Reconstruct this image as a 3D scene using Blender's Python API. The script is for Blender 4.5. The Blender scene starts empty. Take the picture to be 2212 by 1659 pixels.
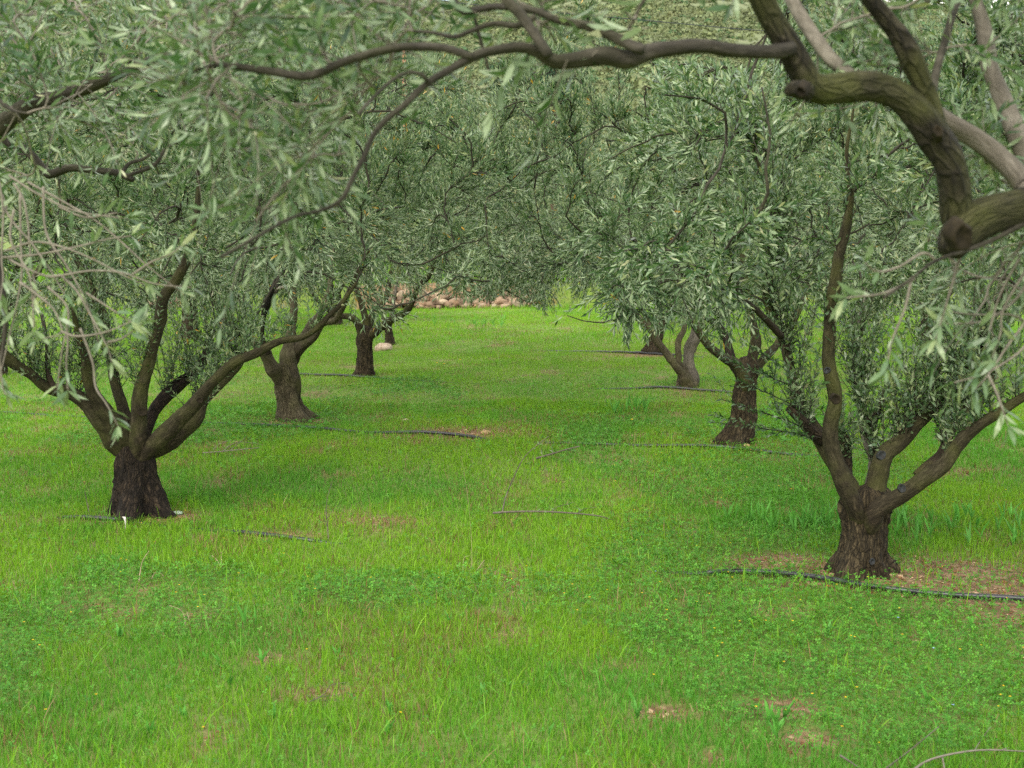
import bpy, math
import numpy as np
from mathutils import Vector

# ------------------------------------------------------------------ basics
scene = bpy.context.scene
COL = scene.collection
rng = np.random.default_rng(7)
F = 2850.0; CX = 1106.0; CY = 829.5; H = 2.145; HOR = 515.0
TH = math.atan((CY - HOR) / F); CT, ST = math.cos(TH), math.sin(TH)

def P(x, y, Y):
    u = (x - CX) / F; v = (CY - y) / F
    s = Y / (CT + v * ST)
    return np.array([u * s, Y, H + (-ST + v * CT) * s])

def proj(p):
    p = np.asarray(p, float)
    X, Y, Z = p[..., 0], p[..., 1], p[..., 2] - H
    w = np.maximum(Y * CT - Z * ST, 1e-3)
    v = Y * ST + Z * CT
    return CX + F * X / w, CY - F * v / w

# ------------------------------------------------------------------ noise
def _h(i, j, k, s):
    n = (i * 374761393 + j * 668265263 + k * 2147483647 + s * 1274126177) & 0xffffffff
    n = ((n ^ (n >> 13)) * 1274126177) & 0xffffffff
    n = n ^ (n >> 16)
    return (n & 0xffff) / 65535.0

def vn(x, y, z=0.0, seed=0):
    x, y, z = np.broadcast_arrays(np.asarray(x, float), np.asarray(y, float), np.asarray(z, float))
    i, j, k = np.floor(x).astype(np.int64), np.floor(y).astype(np.int64), np.floor(z).astype(np.int64)
    a, b, c = x - i, y - j, z - k
    a, b, c = a * a * (3 - 2 * a), b * b * (3 - 2 * b), c * c * (3 - 2 * c)
    r = 0
    for di, wa in ((0, 1 - a), (1, a)):
        for dj, wb in ((0, 1 - b), (1, b)):
            for dk, wc in ((0, 1 - c), (1, c)):
                r = r + wa * wb * wc * _h(i + di, j + dj, k + dk, seed)
    return r

def fbm(x, y, z=0.0, seed=0, o=3):
    r = 0; a = .5; t = 0
    for q in range(o):
        r = r + a * vn(np.asarray(x) * 2 ** q, np.asarray(y) * 2 ** q, np.asarray(z) * 2 ** q, seed + q); t += a; a *= .5
    return r / t

def sstep(a, b, x):
    t = np.clip((x - a) / (b - a), 0, 1); return t * t * (3 - 2 * t)

WALLY = 40.5
def gz(x, y):
    x = np.asarray(x, float); y = np.asarray(y, float)
    z = .05 * (fbm(x / 1.1, y / 1.1, seed=3, o=2) - .5) + .13 * (fbm(x / 4.5, y / 4.5, seed=9, o=2) - .5)
    wy = WALLY + .5 * np.sin(x * .21) + .012 * x
    z = z + .72 * sstep(.25, .75, y - wy)
    z = z + np.maximum(y - 44, 0) * .055
    z = z + np.maximum(y - 110, 0) * .12
    return z

def G(x, y):
    u = (x - CX) / F; v = (CY - y) / F
    dz = -ST + v * CT; s = -H / dz
    for _ in range(4):
        X, Y = u * s, (CT + v * ST) * s
        s = (float(gz(X, Y)) - H) / dz
    return np.array([u * s, (CT + v * ST) * s, H + dz * s])

# ------------------------------------------------------------------ mesh helpers
class Acc:
    def __init__(s): s.v = []; s.q = []; s.t = []; s.n = 0; s.pa = {}; s.fq = []; s.ft = []
    def add(s, v, q=None, t=None, pa=None, f=None):
        v = np.asarray(v, np.float32).reshape(-1, 3)
        s.v.append(v)
        nq = nt = 0
        if q is not None: q = np.asarray(q, np.int64).reshape(-1, 4); s.q.append(q + s.n); nq = len(q)
        if t is not None: t = np.asarray(t, np.int64).reshape(-1, 3); s.t.append(t + s.n); nt = len(t)
        for k, a in (pa or {}).items(): s.pa.setdefault(k, []).append(np.asarray(a, np.float32))
        if f is not None:
            if q is not None: s.fq.append(np.broadcast_to(np.asarray(f[0], np.float32), (nq,)))
            if t is not None: s.ft.append(np.broadcast_to(np.asarray(f[1], np.float32), (nt,)))
        s.n += len(v)
    def build(s, name, mat, parent=None, smooth=True, loc=None):
        me = bpy.data.meshes.new(name)
        v = np.concatenate(s.v)
        if loc is not None: v = v - np.asarray(loc, np.float32)
        q = np.concatenate(s.q) if s.q else np.zeros((0, 4), np.int64)
        t = np.concatenate(s.t) if s.t else np.zeros((0, 3), np.int64)
        me.vertices.add(len(v)); me.vertices.foreach_set("co", v.ravel())
        me.loops.add(q.size + t.size)
        me.loops.foreach_set("vertex_index", np.concatenate([q.ravel(), t.ravel()]).astype(np.int32))
        me.polygons.add(len(q) + len(t))
        ls = np.concatenate([np.arange(len(q)) * 4, q.size + np.arange(len(t)) * 3]).astype(np.int32)
        me.polygons.foreach_set("loop_start", ls)
        me.polygons.foreach_set("use_smooth", np.full(len(q) + len(t), smooth, bool))
        for k, l in s.pa.items():
            a = np.concatenate(l)
            if a.ndim == 1:
                at = me.attributes.new(k, 'FLOAT', 'POINT'); at.data.foreach_set("value", a)
            elif k == 'col':
                at = me.attributes.new(k, 'FLOAT_COLOR', 'POINT')
                at.data.foreach_set("color", np.concatenate([a, np.ones((len(a), 1), np.float32)], 1).ravel())
            else:
                at = me.attributes.new(k, 'FLOAT_VECTOR', 'POINT'); at.data.foreach_set("vector", a.ravel())
        if s.fq or s.ft:
            at = me.attributes.new('tint', 'FLOAT', 'FACE')
            at.data.foreach_set("value", np.concatenate((s.fq + s.ft)).astype(np.float32))
        me.update(calc_edges=True)
        me.materials.append(mat)
        o = bpy.data.objects.new(name, me); COL.objects.link(o)
        if parent is not None:
            o.parent = parent
        if loc is not None and parent is None: o.location = Vector(loc)
        return o

def tag(o, label=None, cat=None, group=None, kind=None):
    if label: o['label'] = label
    if cat: o['category'] = cat
    if group: o['group'] = group
    if kind: o['kind'] = kind
    return o

def thing(name, loc, label, cat, group=None):
    o = bpy.data.objects.new(name, None); COL.objects.link(o); o.location = Vector(loc); o.empty_display_size = .2
    return tag(o, label, cat, group)

def cr(pts, n):
    """Catmull-Rom through rows of pts (any columns), n samples."""
    p = np.asarray(pts, float)
    if len(p) == 2: return p[0] + (p[1] - p[0]) * np.linspace(0, 1, n)[:, None]
    e = np.vstack([2 * p[0] - p[1], p, 2 * p[-1] - p[-2]])
    d = np.linalg.norm(np.diff(p[:, :3], axis=0), axis=1); cum = np.r_[0, np.cumsum(d)] / d.sum()
    tt = np.interp(np.linspace(0, 1, n), cum, np.arange(len(p)))
    i = np.minimum(tt.astype(int), len(p) - 2); t = (tt - i)[:, None]
    a, b, c, dd = e[i], e[i + 1], e[i + 2], e[i + 3]
    return .5 * (2 * b + (c - a) * t + (2 * a - 5 * b + 4 * c - dd) * t ** 2 + (3 * b - a - 3 * c + dd) * t ** 3)

def unit(v): return v / np.maximum(np.linalg.norm(v, axis=-1, keepdims=True), 1e-9)

def tubes(acc, C, R, k, cap=True, bark=True, seed=0.0, f=None, col=None, dk=None):
    """C (n,m,3) centre lines, R (n,m) or (n,m,k) radii."""
    C = np.asarray(C, float); n, m = C.shape[:2]
    R = np.asarray(R, float)
    if R.ndim == 2: R = np.repeat(R[:, :, None], k, 2)
    T = unit(np.gradient(C, axis=1))
    mt = unit(C[:, -1] - C[:, 0])
    ref = np.where(np.abs(mt[:, 2:3]) < .8, np.array([[0, 0, 1.]]), np.array([[0, 1., 0]]))
    B = unit(np.cross(T, np.repeat(ref[:, None], m, 1))); N = np.cross(B, T)
    a = np.arange(k) * 2 * math.pi / k
    ring = np.cos(a)[None, None, :, None] * B[:, :, None] + np.sin(a)[None, None, :, None] * N[:, :, None]
    V = C[:, :, None] + ring * R[..., None]
    idx = np.arange(n * m * k).reshape(n, m, k)
    q = np.stack([idx[:, :-1], np.roll(idx, -1, 2)[:, :-1], np.roll(idx, -1, 2)[:, 1:], idx[:, 1:]], -1).reshape(-1, 4)
    verts = V.reshape(-1, 3); t = None
    s = np.concatenate([np.zeros((n, 1)), np.cumsum(np.linalg.norm(np.diff(C, axis=1), axis=2), 1)], 1)
    r0 = R.mean(2).max(1)[:, None, None]
    bco = np.stack([np.cos(a) * r0 + 0 * s[..., None], np.sin(a) * r0 + 0 * s[..., None], np.repeat(s[..., None], k, 2) + seed], -1).reshape(-1, 3)
    if cap:
        e0 = C[:, 0] - T[:, 0] * R[:, 0].mean(-1)[:, None] * .25; e1 = C[:, -1] + T[:, -1] * R[:, -1].mean(-1)[:, None] * .35
        verts = np.concatenate([verts, e0, e1]); b0 = n * m * k
        nx = np.roll(idx, -1, 2)
        t0 = np.stack([nx[:, 0], idx[:, 0], np.repeat((b0 + np.arange(n))[:, None], k, 1)], -1)
        t1 = np.stack([idx[:, -1], nx[:, -1], np.repeat((b0 + n + np.arange(n))[:, None], k, 1)], -1)
        t = np.concatenate([t0, t1]).reshape(-1, 3)
        bco = np.concatenate([bco, np.stack([0 * s[:, 0], 0 * s[:, 0], s[:, 0] + seed], -1), np.stack([0 * s[:, 0], 0 * s[:, 0], s[:, -1] + seed], -1)])
    pa = {}
    if bark:
        pa['bco'] = bco
        if dk is not None: pa['dk'] = np.concatenate([np.repeat(np.asarray(dk)[None, :, None], k, 2).ravel(), [dk[0], dk[-1]]])
    if col is not None: pa['col'] = np.broadcast_to(np.asarray(col), (len(verts), 3))
    acc.add(verts, q, t, pa, None if f is None else (f, f))

# ------------------------------------------------------------------ materials
def mat(name):
    m = bpy.data.materials.new(name); m.use_nodes = True
    nt = m.node_tree; b = nt.nodes['Principled BSDF']
    return m, nt, b
def nd(nt, t, **kw):
    n = nt.nodes.new(t)
    for k, v in kw.items(): setattr(n, k, v)
    return n
def ramp(nt, stops, src):
    r = nd(nt, 'ShaderNodeValToRGB'); e = r.color_ramp.elements
    while len(e) < len(stops): e.new(.5)
    for q, (p, c) in zip(e, stops): q.position = p; q.color = (*c, 1)
    nt.links.new(src, r.inputs[0]); return r

def bark_mat(name, dark, mid, light, crack=1.0, moss=0.0, rough=.9):
    m, nt, b = mat(name); L = nt.links.new
    at = nd(nt, 'ShaderNodeAttribute', attribute_name='bco')
    mp = nd(nt, 'ShaderNodeMapping'); mp.inputs['Scale'].default_value = (1, 1, .42); L(at.outputs['Vector'], mp.inputs[0])
    n1 = nd(nt, 'ShaderNodeTexNoise'); n1.inputs['Scale'].default_value = 34; n1.inputs['Detail'].default_value = 8; n1.inputs['Roughness'].default_value = .68
    L(mp.outputs[0], n1.inputs['Vector'])
    n2 = nd(nt, 'ShaderNodeTexNoise'); n2.inputs['Scale'].default_value = 9; n2.inputs['Detail'].default_value = 4
    L(at.outputs['Vector'], n2.inputs['Vector'])
    vo = nd(nt, 'ShaderNodeTexVoronoi', feature='DISTANCE_TO_EDGE'); vo.inputs['Scale'].default_value = 42; L(mp.outputs[0], vo.inputs['Vector'])
    r = ramp(nt, [(.28, dark), (.5, mid), (.72, light)], n1.outputs['Fac'])
    mx = nd(nt, 'ShaderNodeMix', data_type='RGBA'); r2 = ramp(nt, [(.35, (0, 0, 0)), (.68, (1, 1, 1))], n2.outputs['Fac'])
    mu = nd(nt, 'ShaderNodeMath', operation='MULTIPLY'); mu.inputs[1].default_value = .55; L(r2.outputs[0], mu.inputs[0])
    L(mu.outputs[0], mx.inputs['Factor']); L(r.outputs[0], mx.inputs['A']); mx.inputs['B'].default_value = (*dark, 1)
    out = mx.outputs['Result']
    fz = nd(nt, 'ShaderNodeMix', data_type='RGBA', blend_type='MULTIPLY'); rc = ramp(nt, [(0, (.30, .28, .25)), (.10, (1, 1, 1))], vo.outputs['Distance'])
    fz.inputs['Factor'].default_value = min(1.0, .75 * crack); L(out, fz.inputs['A']); L(rc.outputs[0], fz.inputs['B']); out = fz.outputs['Result']
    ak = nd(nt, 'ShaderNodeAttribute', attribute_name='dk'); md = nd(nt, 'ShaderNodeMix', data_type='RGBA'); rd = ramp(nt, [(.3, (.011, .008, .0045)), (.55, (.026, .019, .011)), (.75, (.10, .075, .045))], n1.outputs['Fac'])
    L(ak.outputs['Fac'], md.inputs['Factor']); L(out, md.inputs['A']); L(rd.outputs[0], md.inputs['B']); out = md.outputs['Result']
    if moss > 0:
        n3 = nd(nt, 'ShaderNodeTexNoise'); n3.inputs['Scale'].default_value = 5; n3.inputs['Detail'].default_value = 5
        ge = nd(nt, 'ShaderNodeNewGeometry'); L(ge.outputs['Position'], n3.inputs['Vector'])
        r3 = ramp(nt, [(.45, (0, 0, 0)), (.7, (moss, moss, moss))], n3.outputs['Fac'])
        m2 = nd(nt, 'ShaderNodeMix', data_type='RGBA'); L(r3.outputs[0], m2.inputs['Factor']); L(out, m2.inputs['A']); m2.inputs['B'].default_value = (.10, .115, .02, 1)
        out = m2.outputs['Result']
    L(out, b.inputs['Base Color']); b.inputs['Roughness'].default_value = rough; b.inputs['Specular IOR Level'].default_value = .25
    ad = nd(nt, 'ShaderNodeMath', operation='MULTIPLY_ADD'); rv = ramp(nt, [(0, (0, 0, 0)), (.16, (1, 1, 1))], vo.outputs['Distance'])
    L(rv.outputs[0], ad.inputs[0]); ad.inputs[1].default_value = .5 * crack; L(n1.outputs['Fac'], ad.inputs[2])
    bu = nd(nt, 'ShaderNodeBump'); bu.inputs['Strength'].default_value = .8; bu.inputs['Distance'].default_value = .012 * crack + .003
    L(ad.outputs[0], bu.inputs['Height']); L(bu.outputs[0], b.inputs['Normal'])
    return m

M_TRUNK = bark_mat('rough trunk bark', (.010, .0075, .0035), (.040, .030, .0145), (.15, .115, .06), 1.2)
M_TRUNK_DARK = bark_mat('dark wet trunk bark', (.006, .0045, .003), (.020, .014, .009), (.085, .06, .036), 1.2)
M_LIMB = bark_mat('smooth limb bark', (.015, .0125, .0055), (.035, .030, .0145), (.09, .079, .044), .5, .3)
M_LIMBP = bark_mat('pale limb bark', (.035, .030, .016), (.085, .074, .044), (.16, .14, .09), .5, .25)
M_LIMBF = bark_mat('mossy limb bark', (.009, .0075, .0038), (.020, .017, .0085), (.070, .062, .037), 1.0, .45)
M_LIMBG = bark_mat('grey limb bark', (.06, .053, .041), (.13, .115, .09), (.22, .20, .165), .3, .1)
M_BRANCH = bark_mat('grey branch bark', (.015, .0135, .0095), (.036, .032, .023), (.09, .081, .062), .3, .1)
M_BTW = bark_mat('pale twig bark', (.10, .088, .068), (.19, .17, .135), (.27, .245, .20), .2, 0)
M_TRUNK_PALE = bark_mat('weathered grey trunk bark', (.020, .016, .008), (.075, .063, .036), (.17, .145, .09), 1.0, .15)
M_DEAD = bark_mat('rotten black bark', (.008, .007, .007), (.02, .018, .017), (.05, .045, .04), 1.0)

def simple(name, c, rough=.7, spec=.3, noise=None):
    m, nt, b = mat(name)
    b.inputs['Base Color'].default_value = (*c, 1); b.inputs['Roughness'].default_value = rough; b.inputs['Specular IOR Level'].default_value = spec
    if noise:
        n1 = nd(nt, 'ShaderNodeTexNoise'); n1.inputs['Scale'].default_value = noise[0]; n1.inputs['Detail'].default_value = 6
        tc = nd(nt, 'ShaderNodeTexCoord'); nt.links.new(tc.outputs['Object'], n1.inputs['Vector'])
        r = ramp(nt, [(.3, noise[1]), (.7, c)], n1.outputs['Fac']); nt.links.new(r.outputs[0], b.inputs['Base Color'])
        bu = nd(nt, 'ShaderNodeBump'); bu.inputs['Strength'].default_value = .5; bu.inputs['Distance'].default_value = noise[2]
        nt.links.new(n1.outputs['Fac'], bu.inputs['Height']); nt.links.new(bu.outputs[0], b.inputs['Normal'])
    return m
M_TWIG = simple('pale grey twig', (.20, .18, .145), .85, .2, (30, (.12, .105, .08), .002))
M_TWIGD = simple('grey twig', (.13, .115, .09), .85, .2, (30, (.07, .06, .045), .002))
M_SCAR = simple('healed blue grey pruning wound', (.030, .036, .040), .75, .25, (60, (.014, .012, .009), .004))
M_SCARB = simple('dark wound wood', (.026, .020, .010), .9, .2, (40, (.010, .008, .005), .006))
M_CUT = simple('pale cut wood', (.42, .38, .33), .8, .2, (25, (.22, .18, .15), .003))

def leaf_mat(name, dark=1.0, trans=.20):
    m, nt, b = mat(name); L = nt.links.new
    at = nd(nt, 'ShaderNodeAttribute', attribute_name='tint')
    k = dark
    top = ramp(nt, [(0, (.024 * k, .056 * k, .019 * k)), (.40, (.060 * k, .118 * k, .044 * k)), (.75, (.125 * k, .190 * k, .084 * k)), (.965, (.22, .27, .12)), (.99, (.42, .25, .03))], at.outputs['Fac'])
    bot = ramp(nt, [(0, (.105, .162, .074)), (.9, (.255, .325, .178)), (.985, (.28, .27, .14)), (.99, (.40, .26, .05))], at.outputs['Fac'])
    ge = nd(nt, 'ShaderNodeNewGeometry')
    mx = nd(nt, 'ShaderNodeMix', data_type='RGBA'); L(ge.outputs['Backfacing'], mx.inputs['Factor']); L(top.outputs[0], mx.inputs['A']); L(bot.outputs[0], mx.inputs['B'])
    L(mx.outputs['Result'], b.inputs['Base Color']); b.inputs['Roughness'].default_value = .36; b.inputs['Specular IOR Level'].default_value = .5
    tr = nd(nt, 'ShaderNodeBsdfTranslucent'); hs = nd(nt, 'ShaderNodeHueSaturation'); hs.inputs['Saturation'].default_value = 1.35; hs.inputs['Value'].default_value = 1.5
    L(top.outputs[0], hs.inputs['Color']); L(hs.outputs[0], tr.inputs['Color'])
    ms = nd(nt, 'ShaderNodeMixShader'); ms.inputs[0].default_value = trans
    L(b.outputs[0], ms.inputs[1]); L(tr.outputs[0], ms.inputs[2]); L(ms.outputs[0], nt.nodes['Material Output'].inputs[0])
    return m
M_LEAF = leaf_mat('olive leaf')

def plant_mat(name, trans=.35, rough=.5):
    m, nt, b = mat(name); L = nt.links.new
    at = nd(nt, 'ShaderNodeAttribute', attribute_name='col')
    L(at.outputs['Color'], b.inputs['Base Color']); b.inputs['Roughness'].default_value = rough; b.inputs['Specular IOR Level'].default_value = .3
    tr = nd(nt, 'ShaderNodeBsdfTranslucent'); L(at.outputs['Color'], tr.inputs['Color'])
    ms = nd(nt, 'ShaderNodeMixShader'); ms.inputs[0].default_value = trans
    L(b.outputs[0], ms.inputs[1]); L(tr.outputs[0], ms.inputs[2]); L(ms.outputs[0], nt.nodes['Material Output'].inputs[0])
    return m
M_GRASS = plant_mat('grass blade', .45); M_CLOVER = plant_mat('clover leaf', .35, .55); M_PINE = plant_mat('pine needles', .1, .7)

# ------------------------------------------------------------------ leaves and shoots
def add_leaves(acc, B, D, N, L, W, tint, fine):
    """B base, D direction, N upper-side normal; every leaf a small folded blade."""
    S = np.cross(D, N); n = len(B); L = L[:, None]; W = W[:, None]
    i = np.arange(n)
    if fine:
        st = [(.28, .44), (.62, .46)]
        c = [B + D * L * t - N * L * .10 * t * t for t, _ in st]
        tip = B + D * L * .985 - N * L * .13
        v = np.stack([B, c[0] + S * W * st[0][1] + N * W * .12, c[0] - S * W * st[0][1] + N * W * .12,
                      c[1] + S * W * st[1][1] + N * W * .10, c[1] - S * W * st[1][1] + N * W * .10, tip], 1)
        o = i[:, None] * 6
        q = o + np.array([[2, 1, 3, 4]])
        t = np.concatenate([o + np.array([[0, 1, 2]]), o + np.array([[4, 3, 5]])])
        acc.add(v.reshape(-1, 3), q, t, None, (tint, np.r_[tint, tint]))
    else:
        v = np.stack([B, B + D * L * .45 + S * W * .5 + N * W * .15, B + D * L - N * L * .08, B + D * L * .45 - S * W * .5 + N * W * .15], 1)
        o = i[:, None] * 4
        t = np.concatenate([o + np.array([[0, 1, 2]]), o + np.array([[0, 2, 3]])])
        acc.add(v.reshape(-1, 3), None, t, None, (None, np.r_[tint, tint]))

def perp(T):
    r = np.where(np.abs(T[:, 2:3]) < .9, np.array([[0, 0, 1.]]), np.array([[1., 0, 0]]))
    a = unit(np.cross(T, r)); return a, np.cross(T, a)

def shoots(tw, lf, P0, D0, L, bend, pairs, leaf=(.055, .012), fine=False, tmin=.12, r0=.0022, trange=(0, 1), keep=None, miss=.12, stemk=3, ang=.66, nj=.35):
    """Leafy shoots: thin curved stem with opposite pairs of leaves."""
    if len(P0) == 0: return
    D0 = unit(D0); n = len(P0); Lc = L[:, None]
    ts = np.linspace(0, 1, 5)[None, :, None]
    C = P0[:, None] + D0[:, None] * Lc[:, None] * ts + bend[:, None] * Lc[:, None] * ts ** 2
    tubes(tw, C, r0 * (1 - .65 * np.linspace(0, 1, 5))[None] * np.clip(L / .25, .7, 1.5)[:, None], stemk, cap=False)
    ph = rng.uniform(0, 6.28, n)
    for k in range(pairs):
        t = tmin + (1 - tmin) * (k + rng.uniform(-.25, .25, n)) / (pairs - 1); t = np.clip(t, 0, 1)[:, None]
        pos = P0 + D0 * Lc * t + bend * Lc * t * t
        T = unit(D0 + 2 * bend * t); a, b = perp(T)
        for s in (0, math.pi):
            ok = rng.random(n) > miss
            an = ph + k * 1.57 + s + rng.normal(0, .35, n)
            rad = np.cos(an)[:, None] * a + np.sin(an)[:, None] * b
            sp = np.clip(rng.normal(ang, .2, n), .25, 1.3)[:, None] * (1 - .35 * t)
            D = unit(T * np.cos(sp) + rad * np.sin(sp) + rng.normal(0, .12, (n, 3)))
            N = unit(T - D * (T * D).sum(1, keepdims=True) + rng.normal(0, nj, (n, 3))); N = unit(N - D * (N * D).sum(1, keepdims=True))
            sz = rng.uniform(.65, 1.2, n) * (1 - .3 * np.abs(t[:, 0] - .45))
            cl_ = np.repeat(rng.normal(0, .12, (n + 1) // 2), 2)[:n]; ti = np.clip(trange[0] + (trange[1] - trange[0]) * (rng.random(n) + cl_), 0, 1) * .965
            ti = np.where(rng.random(n) < (0 if fine else .006), 1.0, ti)
            if keep is not None: ok &= keep(pos)
            if ok.sum(): add_leaves(lf, pos[ok], D[ok], N[ok], leaf[0] * sz[ok], leaf[1] * sz[ok] * rng.uniform(.8, 1.25, ok.sum()), ti[ok], fine)

def grow(nodes, tans, targets, tw, k=5, r=(.010, .0035), up=.2, maxlen=1.6):
    """Branches from the nearest point of the skeleton to each target. Returns sampled curve points and tangents."""
    nodes = [np.asarray(nodes)]; tans = [np.asarray(tans)]
    pts = []; tg = []
    d0 = np.array([np.min(np.linalg.norm(nodes[0] - t, axis=1)) for t in targets])
    Cs = []; Rs = []
    for t in np.asarray(targets)[np.argsort(d0)]:
        A = np.concatenate(nodes); Tn = np.concatenate(tans)
        dv = t - A; dist = np.linalg.norm(dv, axis=1)
        cost = dist * (1.35 - .35 * (dv * Tn).sum(1) / np.maximum(dist, 1e-6))
        i = int(np.argmin(cost)); L = dist[i]
        if L > maxlen or L < .06: continue
        p0 = A[i]; p1 = p0 + Tn[i] * L * .35 + np.array([0, 0, up * L]) + rng.normal(0, .06, 3) * L
        s = np.linspace(0, 1, 7)[:, None]
        C = (1 - s) ** 2 * p0 + 2 * s * (1 - s) * p1 + s ** 2 * t
        C[1:-1] += rng.normal(0, .018, (5, 3)) * min(L, .6)
        Tt = unit(np.gradient(C, axis=0))
        nodes.append(C[2:]); tans.append(Tt[2:]); pts.append(C); tg.append(Tt)
        Cs.append(C); Rs.append(np.linspace(r[0] * min(1.0, .45 + .5 * L), r[1], 7))
    if Cs: tubes(tw, np.array(Cs), np.array(Rs), k, cap=False)
    return np.array(pts), np.array(tg)

def limb_px(spec, off, d, dd, sc=3.0):
    """Rows (zoom x, zoom y, zoom width) -> rows (X, Y, Z, radius) at depth d .. d+dd."""
    s = np.asarray(spec, float)
    x = off[0] + s[:, 0] / sc; y = off[1] + s[:, 1] / sc
    seg = np.r_[0, np.cumsum(np.hypot(np.diff(x), np.diff(y)))]; seg /= seg[-1]
    out = []
    for a, b, w, t in zip(x, y, s[:, 2], seg):
        Y = d + dd * t; out.append(np.r_[P(a, b, Y), w / sc / 2 * Y / F])
    return np.array(out)

def add_limb(acc, rows, sides=14, rough=.05, seed=0, step=.03, dark0=0):
    L = np.linalg.norm(np.diff(rows[:, :3], axis=0), axis=1).sum()
    n = int(np.clip(L / step, 8, 110))
    c = cr(rows, n); r = np.maximum(c[:, 3], .003)
    a = np.arange(sides) * 2 * math.pi / sides; s = np.linspace(0, L, n)
    ns = vn(np.cos(a)[None] * 1.3 + 5, np.sin(a)[None] * 1.3 + 5, s[:, None] * 9 + seed * 3.7, seed) - .5
    n2 = vn(np.cos(a)[None] * 3 + 5, np.sin(a)[None] * 3 + 5, s[:, None] * 30 + seed * 3.7, seed + 4) - .5
    knot = np.maximum(vn(s * 5 + seed * 11.3, seed * .7, 0, 2) - .66, 0) * 1.1; n3 = np.maximum(vn(np.cos(a)[None] * 1.1 + 9, np.sin(a)[None] * 1.1 + 9, s[:, None] * 6 + seed * 5.1, seed + 8) - .60, 0)
    R = r[:, None] * (1 + 2.4 * rough * ns + 1.4 * rough * n2 + knot[:, None] + n3 * .8)
    cc = c[:, :3] + (np.stack([vn(s * 5, seed, 0, 1), vn(s * 5, seed, 0, 2), vn(s * 5, seed, 0, 3)], 1) - .5) * r[:, None] * .5
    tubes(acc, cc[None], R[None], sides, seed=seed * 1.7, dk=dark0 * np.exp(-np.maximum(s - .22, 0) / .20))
    return cc, unit(np.gradient(cc, axis=0))

def add_trunk(acc, rows, sides=56, seed=0, flare=.9, lean=0, amp=1.0):
    """rows (X,Y,Z,r) from the ground up; fluted, flaring into roots at the bottom."""
    L = np.linalg.norm(np.diff(rows[:, :3], axis=0), axis=1).sum()
    n = int(L / .014) + 6
    c = cr(rows, n); r = c[:, 3]
    s = np.linspace(0, L, n)[:, None]; a = (np.arange(sides) * 2 * math.pi / sides)[None]
    ph = seed * 1.9
    lob = .07 * np.cos(3 * a + ph + 1.6 * s) + .05 * np.cos(5 * a + 2 * ph - 1.7 * s) + .55 * (fbm(np.cos(a) * 1.6 + 7, np.sin(a) * 1.6 + 7, s * 4.5 + ph, seed + 21, 2) - .5)
    root = np.exp(-np.maximum(s - .08, 0) / .14) * flare * np.clip(.30 + .38 * np.cos(5 * a + ph) + .30 * np.cos(3 * a + 2.2 * ph) + .42 * np.cos(a + lean), 0, 1.2)
    fi = fbm(np.cos(a) * 9 + 20, np.sin(a) * 9 + 20, s * 9 + ph, seed, 3) - .5
    plate = np.maximum(vn(np.cos(a) * 14 + 20, np.sin(a) * 14 + 20, s * 26 + ph, seed + 7) - .55, 0)
    R = r[:, None] * (1 + lob + root + amp * (.30 * fi + .30 * plate))
    tubes(acc, c[None, :, :3], R[None], sides, seed=seed * 2.3)
    return c

# picture-side pruning line of the orchard: how low the crowns hang over the aisle
_yx = np.array([-400, 0, 150, 300, 400, 500, 545, 570, 640, 700, 760, 830, 895, 915, 965, 1010, 1080, 1150, 1200, 1300, 1350, 1400, 1450, 1500, 1560, 1600, 1650, 1720, 1900, 2000, 2100, 2212, 2600])
_yy = np.array([860, 850, 830, 820, 830, 830, 800, 740, 730, 690, 700, 735, 690, 648, 638, 654, 644, 652, 690, 670, 725, 735, 690, 700, 800, 850, 880, 900, 930, 890, 880, 930, 950])
def low_ok(p, slack=0):
    x, y = proj(p)
    lim = np.interp(x, _yx, _yy) + 16 * (vn(x / 23., 0, 0, 5) - .5) + slack
    return (y < lim)
def hill_ok(p):
    x, y = proj(p)
    lim = np.interp(x, [1290, 1340, 1420, 1500, 1600, 1660, 1700], [-100, 105, 130, 140, 150, 100, -100]) + 30 * (vn(x / 14., 1, 0, 6) - .5)
    return y > lim

def crown_targets(cx, cy, R, n, ztop=3.9, zlow=1.55, hang=.75, squash=1.0, seed=0, inner=.25):
    u = rng.random(n); ph = rng.uniform(0, 2 * math.pi, n)
    lump = .82 + .36 * vn(np.cos(ph) * 1.6 + 9, np.sin(ph) * 1.6 + 9, seed, seed)
    rho = np.sqrt(inner ** 2 + (1 - inner ** 2) * u)
    zt = 1.9 + (ztop - 1.9) * np.sqrt(np.maximum(1 - .80 * rho ** 2, 0)) * (.85 + .3 * vn(np.cos(ph) * rho * 3 + 5, np.sin(ph) * rho * 3 + 5, seed, seed + 3))
    zl = zlow + hang * (1 - rho ** 2)
    w = rng.random(n); w = np.where(rng.random(n) < .55, 1 - (1 - w) ** 2, w)
    z = zl + (zt - zl) * w
    return np.stack([cx + R * rho * lump * np.cos(ph), cy + R * rho * lump * np.sin(ph) * squash, z], 1)

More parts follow.
